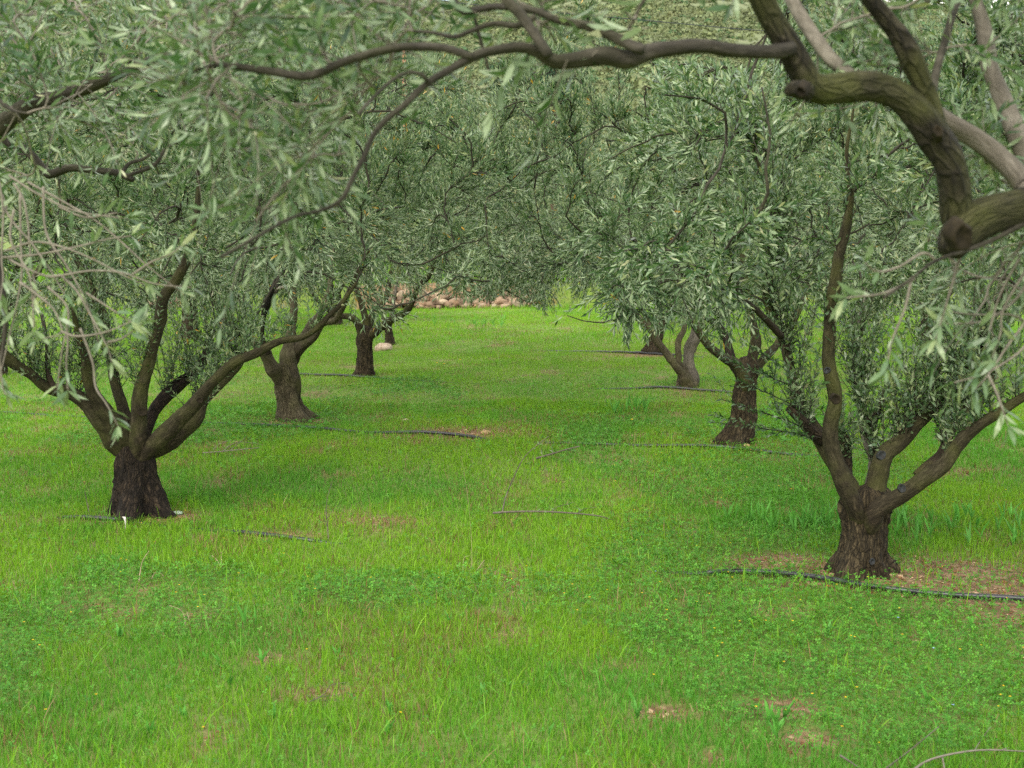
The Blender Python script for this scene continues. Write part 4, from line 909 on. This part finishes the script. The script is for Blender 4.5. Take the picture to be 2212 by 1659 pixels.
col = np.where(rng.random((n, 1)) < .18, np.array([[.38, .27, .16]]), np.array([[.18, .092, .036]])) * rng.uniform(.6, 1.3, (n, 1))
cd.add(V.reshape(-1, 3), None, (np.arange(n)[:, None, None] * 12 + IF[None]).reshape(-1, 3), {'col': np.repeat(col, 12, 0)})
o = cd.build('soil_clods', plant_mat('dry soil clod', 0.0, .95), smooth=False); tag(o, 'crumbs of reddish earth and dry chips on bare patches', 'soil', kind='stuff')

# ------------------------------------------------------------------ irrigation pipes
M_PIPE = simple('black irrigation pipe', (.012, .014, .018), .38, .5, (60, (.03, .03, .03), .0008))
def pipe(pts, label, r=.016):
    W = []
    for x, y, lift in pts:
        g = G(x, y); g[2] += r * .6 + lift; W.append(g)
    c = cr(np.array(W), 160); a = Acc(); c[:, 2] += .004 * np.sin(np.arange(160) * .35)
    base = c[80].copy()
    tubes(a, c[None], np.full((1, 160), r), 12, bark=False)
    o = a.build('irrigation_pipe', M_PIPE, None, True, base); tag(o, label, 'pipe', 'black irrigation pipes laid along the tree rows')
pipe([(-300, 1075, -.05), (60, 1112, -.05), (150, 1120, .0), (235, 1126, .005), (330, 1133, -.015), (450, 1146, -.015), (535, 1157, .008), (630, 1166, .008), (760, 1176, -.03), (1000, 1200, -.05), (1300, 1225, -.05), (1500, 1241, -.01), (1545, 1243, .014), (1640, 1244, .022), (1740, 1254, .022), (1850, 1272, .018), (1950, 1284, .018), (2060, 1294, .018), (2212, 1305, .02), (2500, 1322, .02)], 'long black pipe snaking past the feet of the two nearest trees', .0175)
pipe([(-200, 880, 0), (20, 893, -.005), (190, 902, -.012), (400, 912, -.02), (590, 922, .01), (700, 931, .012), (800, 936, 0), (900, 939, .015), (960, 943, .02), (1020, 948, .015), (1100, 953, -.03), (1280, 961, .0), (1400, 965, .0), (1520, 969, .014), (1600, 974, .016), (1650, 979, .012), (1760, 985, -.02), (2000, 995, -.03)], 'black pipe in the grass by the feet of the second pair of trees', .018)
pipe([(600, 805, -.02), (740, 814, .012), (805, 818, .012), (900, 822, -.02), (1250, 838, -.03), (1430, 840, .012), (1540, 848, .014), (1640, 852, -.02)], 'black pipe in the grass by the feet of the third pair of trees', .018)
pipe([(1150, 757, -.03), (1340, 763, .01), (1430, 768, .014), (1520, 772, -.02)], 'black pipe end on bare soil beside the fourth right tree', .022)

# ------------------------------------------------------------------ stones
M_STONE = simple('pale limestone', (.46, .38, .29), .85, .25, (11, (.25, .18, .12), .02))
M_STONEY = simple('ochre stone', (.42, .30, .15), .85, .25, (20, (.28, .18, .09), .006))
def rock_v(s, seed, sub=3):
    import bmesh
    bm = bmesh.new(); bmesh.ops.create_icosphere(bm, subdivisions=sub, radius=1)
    V = np.array([v.co[:] for v in bm.verts]); T = np.array([[v.index for v in f.verts] for f in bm.faces]); bm.free()
    n = fbm(V[:, 0] * 1.3 + seed, V[:, 1] * 1.3 + 7, V[:, 2] * 1.3 + 3, seed, 3)
    V = V * (.72 + .56 * n)[:, None]
    V = np.sign(V) * np.abs(V) ** .86
    return V * np.asarray(s), T
def rock(name, px, py, s, label, m, seed, sub=3, cat='stone', group=None):
    g = G(px, py); V, T = rock_v(s, seed, sub); V = V + np.array([0, 0, s[2] * .55])
    a = Acc(); a.add(V, None, T); o = a.build(name, m, None, True); o.location = Vector(g); tag(o, label, cat, group)
rock('boulder', 828, 757, (.165, .13, .095), 'pale rounded boulder in the grass by the slim grey trunk', M_STONE, 3, 4, 'boulder')
rock('stone', 1048, 938, (.055, .038, .026), 'ochre stone at the right end of the bare soil patch by the pipe', M_STONEY, 5)
rock('stone', 1612, 967, (.036, .03, .024), 'small yellow stone at the foot of the second right tree', M_STONEY, 8)
rock('stone', 384, 1111, (.045, .03, .017), 'flat greyish green stone on the root of the dark trunk', simple('greenish stone', (.28, .36, .26), .8, .2, (20, (.2, .25, .18), .004)), 9)
rock('stone', 876, 910, (.045, .03, .02), 'small pale stone lying in the grass above the second pipe', M_STONE, 12)

# dry stone wall: one mesh of irregular stones
w = Acc(); cols = np.array([[.40, .28, .20], [.46, .34, .25], [.32, .23, .17], [.38, .25, .17], [.52, .42, .32]])
RV = [rock_v((1, 1, 1), 21 + 6 * k, 2) for k in range(5)]
for q in range(520):
    x = rng.uniform(-4.2, .75) if q < 430 else (rng.normal(-15.3, .5) if q % 2 else rng.normal(-10.6, .4)); hgt = rng.random() ** .9; sz = .035 + .13 * rng.random() ** 2.4
    y = WALLY + .5 * math.sin(x * .21) + .012 * x + .16 + hgt * .42 + rng.uniform(-.08, .05)
    s = np.array([1.25, 1.0, .72]) * sz * rng.uniform(.75, 1.25, 3); z = hgt * (.50 + .12 * math.sin(x * 1.3)) + .02
    V, T = RV[rng.integers(5)]; an = rng.uniform(0, 6.28); c, s_ = math.cos(an), math.sin(an); tl = rng.uniform(-.5, .5)
    V = V * s; V = np.stack([V[:, 0] * math.cos(tl) - V[:, 2] * math.sin(tl), V[:, 1], V[:, 0] * math.sin(tl) + V[:, 2] * math.cos(tl)], 1)
    Vr = np.stack([V[:, 0] * c - V[:, 1] * s_, V[:, 0] * s_ + V[:, 1] * c, V[:, 2]], 1) + np.array([x, y, z])
    cc = cols[rng.integers(5)] * rng.uniform(.30, .62) * np.array([1, .97, .86])
    w.add(Vr, None, T, {'col': np.tile(cc, (len(V), 1)) * (.75 + .5 * vn(Vr[:, 0] * 9, Vr[:, 1] * 9, Vr[:, 2] * 9, 2))[:, None]})
o = w.build('stone_wall', plant_mat('rubble stone', 0, .95), smooth=False); tag(o, 'low rubble wall of pinkish stones at the end of the grass', 'wall')

# ------------------------------------------------------------------ fallen twigs, dry stalks, peg
M_DRY = simple('dry straw stalk', (.36, .29, .18), .8, .2, (40, (.22, .17, .10), .001))
M_PEG = simple('white painted peg', (.75, .72, .66), .6, .3, (60, (.5, .45, .38), .001))
def stick(name, parts, label, m, cat, leaves=0, lm=None, group=None, lcol=(.5, 1.0)):
    base = None; a = Acc(); lf = Acc(); nl = 0
    for (pts, r) in parts:
        W = []
        for (x, y, h, x0, y0) in pts:
            g = G(x0, y0); Y = g[1]; p = P(x, y, Y) if h is None else np.array([g[0], g[1], g[2] + h]); p[2] = max(p[2], float(gz(p[0], p[1])) + r * .8); W.append(p)
        c = cr(np.array(W), 20)
        if base is None: base = c[0].copy()
        tubes(a, c[None], np.linspace(r * (.85 if m is M_DRY else 1.3), r * (.45 if m is M_DRY else .65), 20)[None], 6, bark=False)
        if leaves:
            T = unit(np.gradient(c, axis=0)); i = rng.integers(5, 20, leaves); aa, bb = perp(T[i]); an = rng.uniform(0, 6.28, leaves)
            D = unit(T[i] * .6 + np.cos(an)[:, None] * aa + np.sin(an)[:, None] * bb); D[:, 2] = np.abs(D[:, 2]) * .6; D = unit(D)
            N = unit(rng.normal(0, .4, D.shape) + np.array([0, 0, 1.])); N = unit(N - D * (N * D).sum(1, keepdims=True))
            add_leaves(lf, c[i], D, N, rng.uniform(.03, .05, leaves), rng.uniform(.007, .011, leaves), rng.uniform(lcol[0], lcol[1], leaves) * .96, True); nl += 1
    root = thing(name, base, label, cat, group)
    o = a.build('stem', m, None, True, base); o.location = (0, 0, 0); o.parent = root
    if nl: o = lf.build('leaves', M_LEAF, None, False, base); o.location = (0, 0, 0); o.parent = root
gpt = lambda x, y, h=.03: (x, y, None, x, y + (h + .02) * F / G(x, y)[1])
grp = 'cut olive twigs lying in the grass'
stick('fallen_twig', [([gpt(438, 978, .05), gpt(470, 976, .06), gpt(510, 972, .08), gpt(560, 967, .10)], .005), ([gpt(458, 977, .06), (470, 962, None, 465, 977), (492, 952, None, 470, 977)], .003), ([gpt(495, 974, .07), (515, 958, None, 500, 974), (530, 945, None, 505, 974)], .003), ([gpt(480, 975, .06), (515, 955, None, 490, 975), (575, 962, None, 520, 972)], .003)], 'forked cut twig lying right of the dark trunk', M_TWIG, 'twig', 3, group=grp)
stick('fallen_twig', [([gpt(1158, 990, .03), gpt(1190, 981, .07), gpt(1220, 972, .12), gpt(1252, 964, .16)], .008), ([gpt(1172, 985, .05), (1170, 972, None, 1173, 985), (1172, 962, None, 1173, 985)], .004), ([gpt(1195, 980, .08), (1193, 970, None, 1195, 981), (1196, 963, None, 1195, 981)], .004), ([gpt(1225, 972, .12), (1240, 980, None, 1230, 976), (1258, 990, None, 1232, 985)], .003)], 'thick cut twig with short side spurs in mid lawn', M_TWIGD, 'twig', 3, group=grp)
stick('fallen_twig', [([gpt(1065, 1108, .05), gpt(1120, 1105, .07), gpt(1200, 1106, .07), gpt(1290, 1114, .05), (1325, 1130, .02, 1325, 1130)], .007), ([gpt(1085, 1107, .06), (1092, 1075, None, 1087, 1108), (1108, 1035, None, 1087, 1108), (1135, 985, None, 1087, 1108), (1185, 942, None, 1087, 1108)], .0045), ([gpt(1190, 1106, .06), (1205, 1095, None, 1195, 1106), (1240, 1085, None, 1200, 1106)], .003), ([gpt(1245, 1110, .06), (1262, 1100, None, 1250, 1108), (1290, 1095, None, 1255, 1108)], .003)], 'long cut twig with one tall arching stem in the middle of the lawn', M_TWIGD, 'twig', 4, group=grp)
stick('fallen_twig', [([gpt(1960, 1675, .04), gpt(2000, 1645, .06), gpt(2060, 1628, .08), gpt(2130, 1620, .08), gpt(2230, 1624, .06)], .0042), ([gpt(2035, 1634, .07), gpt(2042, 1668, .03)], .0035), ([gpt(2105, 1622, .08), (2118, 1600, None, 2110, 1622), (2140, 1570, None, 2112, 1622)], .0025), ([gpt(2165, 1620, .08), (2178, 1640, .05, 2178, 1640)], .003)], 'pale bare twig at the bottom right corner', M_TWIG, 'twig', group=grp)
stick('fallen_twig', [([gpt(1915, 1659, .03), (1960, 1625, None, 1930, 1655), (2028, 1570, None, 1935, 1650)], .003)], 'thin straight twig left of the pale corner twig', M_TWIGD, 'twig', group=grp)
stick('fallen_twig', [([gpt(1815, 1632, .05), gpt(1840, 1648, .04), gpt(1858, 1660, .03)], .004)], 'short dark twig stub at the bottom edge', M_TWIGD, 'twig', group=grp)
stick('fallen_twig', [([gpt(668, 1516, .03), gpt(700, 1500, .05), (715, 1480, None, 705, 1500), (748, 1474, None, 715, 1498)], .002), ([gpt(690, 1506, .0), gpt(740, 1500, .01)], .002), ([gpt(660, 1500, .0), gpt(690, 1512, .0), gpt(735, 1512, .0)], .002)], 'tangle of dry brown twigs in the lower left lawn', M_TWIGD, 'twig', group=grp)
gs = 'dry stalks standing in the lawn'
stick('dry_stalk', [([gpt(1020, 1232, 0.), (1018, 1160, None, 1020, 1232), (1010, 1070, None, 1020, 1232), (996, 985, None, 1020, 1232)], .0014), ([gpt(1016, 1230, .0), (1018, 1222, None, 1018, 1230), (1020, 1212, None, 1018, 1230)], .006), ([gpt(1030, 1232, .0), (1040, 1218, None, 1030, 1232), (1046, 1210, None, 1030, 1232)], .004), ([gpt(1000, 1232, .0), (1002, 1206, None, 1004, 1232), (1014, 1200, None, 1004, 1232)], .002)], 'tall pale straw stalk in the centre of the lawn', M_DRY, 'stalk', group=gs)
stick('dry_stalk', [([gpt(300, 1258, 0.), (303, 1235, None, 300, 1258), (308, 1212, None, 300, 1258), (322, 1190, None, 300, 1258)], .0045), ([gpt(328, 1250, 0.), (334, 1238, None, 328, 1250), (345, 1237, None, 328, 1250), (355, 1247, None, 328, 1250)], .0045)], 'bent bleached stalks in the lawn below the dark trunk', M_DRY, 'stalk', group=gs)
stick('dry_stalk', [([gpt(476, 1225, 0.), (470, 1212, None, 476, 1225), (458, 1200, None, 476, 1225)], .005), ([gpt(480, 1222, 0.), (478, 1205, None, 480, 1222), (478, 1192, None, 480, 1222)], .004)], 'short bleached forked stalk left of the centre lawn', M_DRY, 'stalk', group=gs)
stick('dry_stalk', [([gpt(710, 1172, 0.), (708, 1140, None, 710, 1172), (705, 1090, None, 710, 1172), (716, 1045, None, 710, 1172)], .0028), ([(708, 1140, None, 710, 1172), (698, 1115, None, 710, 1172)], .0018), ([(706, 1120, None, 710, 1172), (720, 1100, None, 710, 1172)], .0018)], 'thin brown upright stalk right of the short pipe piece', M_TWIGD, 'stalk', group=gs)
stick('dry_stalk', [([gpt(193, 1112, 0.), (188, 1085, None, 193, 1112), (183, 1062, None, 193, 1112)], .004)], 'short dark stalk left of the dark trunk', M_TWIGD, 'stalk', group=gs)
stick('dry_stalk', [([gpt(400, 1350, 0.), (398, 1330, None, 400, 1350), (388, 1316, None, 400, 1350), (366, 1308, None, 400, 1350)], .003), ([gpt(410, 1345, 0.), (404, 1322, None, 410, 1345)], .003)], 'drooping grey straw clump in the lower left lawn', M_DRY, 'stalk', group=gs)
a = Acc(); g = G(297, 1122); c = np.array([[0, 0, -.02], [.002, 0, .03], [0, 0, .06], [-.004, 0, .082], [-.006, 0, .087]]); tubes(a, c[None], np.array([[.006, .006, .007, .010, .008]]), 10, bark=False)
tubes(a, np.array([[[-.006, 0, .08], [-.016, 0, .087], [-.022, 0, .085]]]), np.array([[.006, .005, .003]]), 8, bark=False)
o = a.build('peg', M_PEG); o.location = Vector(g + np.array([0, -.32, 0])); tag(o, 'small white peg in front of the dark trunk', 'peg')

# ------------------------------------------------------------------ background: hill, scrub, pines, pole, cable
def hz(x, y):
    az = x / np.maximum(y, 1.)
    yr = np.interp(az, [-.6, -.39, -.12, -.05, .1, .17, .25, .37, .6], [60, 8, 12, 16, -8, 4, 20, 36, 80])   # ridge height in the view from the orchard
    zr = H + (HOR - yr) / F * 255.
    t = np.clip((y - 105) / 150., 0, 1.0)
    z = 6.5 + (zr - 6.5) * (t ** 1.05) - .10 * np.maximum(y - 255, 0)
    return z + 4.5 * (fbm(x / 26., y / 26., seed=101, o=3) - .5) * (.2 + t) * (1 - .75 * sstep(225, 255, y))
hx = np.linspace(-190, 190, 190); hy = np.r_[np.linspace(95, 270, 110), np.linspace(275, 420, 12)]
XX, YY = np.meshgrid(hx, hy); ZZ = hz(XX, YY); ZZ[0] -= 8
ni, nj = XX.shape; idx = np.arange(ni * nj).reshape(ni, nj); a = Acc()
a.add(np.stack([XX, YY, ZZ], -1).reshape(-1, 3), np.stack([idx[:-1, :-1], idx[:-1, 1:], idx[1:, 1:], idx[1:, :-1]], -1).reshape(-1, 4))
m, nt, b = mat('dry hillside'); L = nt.links.new; ge = nd(nt, 'ShaderNodeNewGeometry')
n1 = nd(nt, 'ShaderNodeTexNoise'); n1.inputs['Scale'].default_value = .35; n1.inputs['Detail'].default_value = 9; n1.inputs['Roughness'].default_value = .7; L(ge.outputs['Position'], n1.inputs['Vector'])
r = ramp(nt, [(.35, (.095, .12, .048)), (.60, (.12, .14, .06)), (.70, (.20, .16, .09)), (.78, (.36, .27, .2))], n1.outputs['Fac']); L(r.outputs[0], b.inputs['Base Color']); b.inputs['Roughness'].default_value = .95
o = a.build('hill', m); tag(o, 'scrub covered hill rising behind the orchard', 'hill', kind='structure')

sb = Acc(); n = 38000
y = 105 + 150 * rng.random(n) ** .8; x = rng.uniform(-.42, .42, n) * y
ok = (fbm(x / 7., y / 7., seed=111, o=3) > .36) | (rng.random(n) < .15); x, y = x[ok], y[ok]; n = len(x); z = hz(x, y)
s = rng.uniform(.25, .75, n) * (1 + .9 * (rng.random(n) < .06)); K = 22
dv = unit(rng.normal(0, 1, (n, K, 3))); dv[..., 2] = np.abs(dv[..., 2])
c = np.stack([x, y, z], 1)[:, None] + dv * (s[:, None, None] * rng.uniform(.55, 1.0, (n, K, 1))) * np.array([1.1, 1.1, .8])
nn = unit(dv + rng.normal(0, .5, dv.shape)); u = unit(np.cross(nn, rng.normal(0, 1, nn.shape))); v = np.cross(nn, u); fs = (s[:, None, None] * .26)
V = np.stack([c - u * fs, c + v * fs * .8, c + u * fs, c - v * fs * .7], 2).reshape(-1, 3)
cl = (np.array([.105, .135, .056]) * rng.uniform(.65, 1.35, (n, 1)) + np.array([.022, .012, .0]) * rng.random((n, 1)))
cl = np.where((rng.random((n, 1)) < .1), np.array([[.04, .10, .03]]), cl)
sb.add(V, np.arange(n * K)[:, None] * 4 + np.arange(4)[None], None, {'col': np.repeat(np.repeat(cl, K, 0) * rng.uniform(.8, 1.2, (n * K, 1)), 4, 0)})
o = sb.build('scrub', M_PINE, smooth=False); tag(o, 'low olive green scrub covering the hillside', 'scrub', kind='stuff')

M_PTRUNK = bark_mat('pine bark', (.05, .03, .02), (.11, .07, .05), (.18, .13, .1), 1.0)
def pine(x, y, h, s, label):
    z = float(gz(x, y)); base = np.array([x, y, z]); root = thing('pine_tree', base, label, 'pine tree', 'pines behind the olive trees')
    a = Acc(); tubes(a, np.array([[[0, 0, -.3], [.05, 0, h * .3], [.0, .1, h * .6], [.1, .05, h * .95]]]), np.array([[.26, .21, .15, .04]]), 12)
    for k in range(22):
        t = rng.uniform(.3, .95); an = rng.uniform(0, 6.28); ln = s * (1.15 - t) * rng.uniform(.7, 1.1) + .3
        p0 = np.array([.05, .05, h * t]); D = np.array([math.cos(an), math.sin(an), .35]); tubes(a, (p0 + D * ln * np.linspace(0, 1, 4)[:, None])[None], np.array([[.06, .045, .03, .015]]), 6, cap=False)
    o = a.build('trunk', M_PTRUNK); o.parent = root
    nC = 110; t = rng.uniform(.28, 1.0, nC); an = rng.uniform(0, 6.28, nC); rr = (s * (1.12 - t) ** .8 + .2) * np.sqrt(rng.random(nC)); C = np.stack([rr * np.cos(an), rr * np.sin(an), h * t], 1)
    K = 60; p = C[:, None] + rng.normal(0, .28, (nC, K, 3)) * np.array([1.3, 1.3, .8]); p = p.reshape(-1, 3); n = len(p)
    D = unit(rng.normal(0, 1, (n, 3)) + np.array([0, 0, .5])); aa, bb = perp(D); l = rng.uniform(.14, .28, n)[:, None]
    V = np.stack([p - aa * .03, p + D * l, p + aa * .03, p - D * l * .3], 1).reshape(-1, 3)
    cl = np.array([.022, .062, .030]) * rng.uniform(.6, 1.5, (n, 1)); f = Acc(); f.add(V, np.arange(n)[:, None] * 4 + np.arange(4)[None], None, {'col': np.repeat(cl, 4, 0)})
    o = f.build('crown', M_PINE, None, False); o.parent = root
for (px, y, h, s, lab) in ((1195, 66, 9.0, 2.0, 'dark bluish pine behind the crossing bough, left of the bare hillside'), (1085, 72, 9.2, 2.2, 'dark pine behind the olive tops near the picture centre'), (720, 70, 9.8, 2.4, 'dark pine showing through the leaves at the upper left'), (880, 76, 9.6, 2.2, 'dark pine beside the orange pole'), (1960, 70, 10.0, 2.5, 'dark pine behind the thick mossy limbs'), (2190, 74, 9.8, 2.4, 'dark pine in the upper right corner')):
    pine((px - CX) / F * y, y, h, s, lab)

M_POLE = simple('rusty orange post', (.30, .15, .08), .8, .3, (8, (.18, .09, .05), .003))
pz = P(873, 106, 62); gzp = float(gz(pz[0], 62)); hp = pz[2] - gzp
a = Acc(); tubes(a, np.array([[[0, 0, -.3], [0, 0, hp * .5], [0, 0, hp]]]), np.array([[.10, .095, .09]]), 12, bark=False)
o = a.build('post', M_POLE); o.location = (pz[0], 62, gzp); tag(o, 'rusty orange post among the far treetops', 'post')
a = Acc(); W = np.array([P(560, -60, 62.), P(900, -6, 62.), P(1100, 18, 62.), P(1350, 40, 62.), P(1500, 54, 62.), P(1660, 67, 62.), P(2000, 84, 62.), P(2700, 100, 62.)]); c = cr(W, 60)
tubes(a, c[None], np.full((1, 60), .022), 6, bark=False); o = a.build('overhead_cable', simple('black cable', (.02, .025, .03), .6), None, True, c[0]); tag(o, 'thin dark overhead cable in front of the hillside', 'cable')

# ------------------------------------------------------------------ light
SUN_EL, SUN_AZ = math.radians(44), math.radians(204)     # high, behind and to the left of the camera, softened by cloud
w = bpy.data.worlds.new('World'); scene.world = w; w.use_nodes = True; nt = w.node_tree; L = nt.links.new
bg = nt.nodes['Background']; sky = nd(nt, 'ShaderNodeTexSky', sky_type='NISHITA'); sky.sun_disc = False; sky.sun_elevation = SUN_EL; sky.sun_rotation = SUN_AZ; sky.dust_density = 2.0
tc = nd(nt, 'ShaderNodeTexCoord'); n1 = nd(nt, 'ShaderNodeTexNoise'); n1.inputs['Scale'].default_value = 2.6; n1.inputs['Detail'].default_value = 7
mp = nd(nt, 'ShaderNodeMapping'); mp.inputs['Scale'].default_value = (1, 1, 2.2); L(tc.outputs['Generated'], mp.inputs[0]); L(mp.outputs[0], n1.inputs['Vector'])
r = ramp(nt, [(.40, (.08, .08, .08)), (.55, (.97, .97, .97))], n1.outputs['Fac'])
mx = nd(nt, 'ShaderNodeMix', data_type='RGBA'); L(r.outputs[0], mx.inputs['Factor']); L(sky.outputs[0], mx.inputs['A']); mx.inputs['B'].default_value = (8.2, 7.9, 7.3, 1)
L(mx.outputs['Result'], bg.inputs[0]); bg.inputs[1].default_value = .15
sl = bpy.data.lights.new('sun', 'SUN'); sl.energy = 1.35; sl.angle = math.radians(32); sl.color = (1, .95, .87)
so = bpy.data.objects.new('sun', sl); COL.objects.link(so)
dirv = Vector((math.sin(SUN_AZ) * math.cos(SUN_EL), math.cos(SUN_AZ) * math.cos(SUN_EL), math.sin(SUN_EL)))
so.rotation_euler = dirv.to_track_quat('Z', 'Y').to_euler()

# ------------------------------------------------------------------ camera
cd_ = bpy.data.cameras.new('camera'); cam = bpy.data.objects.new('camera', cd_); COL.objects.link(cam)
cd_.sensor_width = 36; cd_.lens = F / 2212 * 36; cd_.clip_end = 2000; cd_.clip_start = .05
cam.location = (0, 0, H); cam.rotation_euler = (math.pi / 2 - TH, 0, 0)
cd_.dof.use_dof = True; cd_.dof.focus_distance = 10.0; cd_.dof.aperture_fstop = 5.0
scene.camera = cam

scene.view_settings.view_transform = 'Standard'; scene.view_settings.look = 'None'; scene.view_settings.gamma = 1; scene.view_settings.exposure = 1.36
scene.render.engine = 'CYCLES'
cy = scene.cycles; cy.max_bounces = 6; cy.diffuse_bounces = 2; cy.glossy_bounces = 2; cy.transmission_bounces = 4; cy.transparent_max_bounces = 4; cy.caustics_reflective = False; cy.caustics_refractive = False
cy.use_denoising = False; cy.sample_clamp_indirect = 6
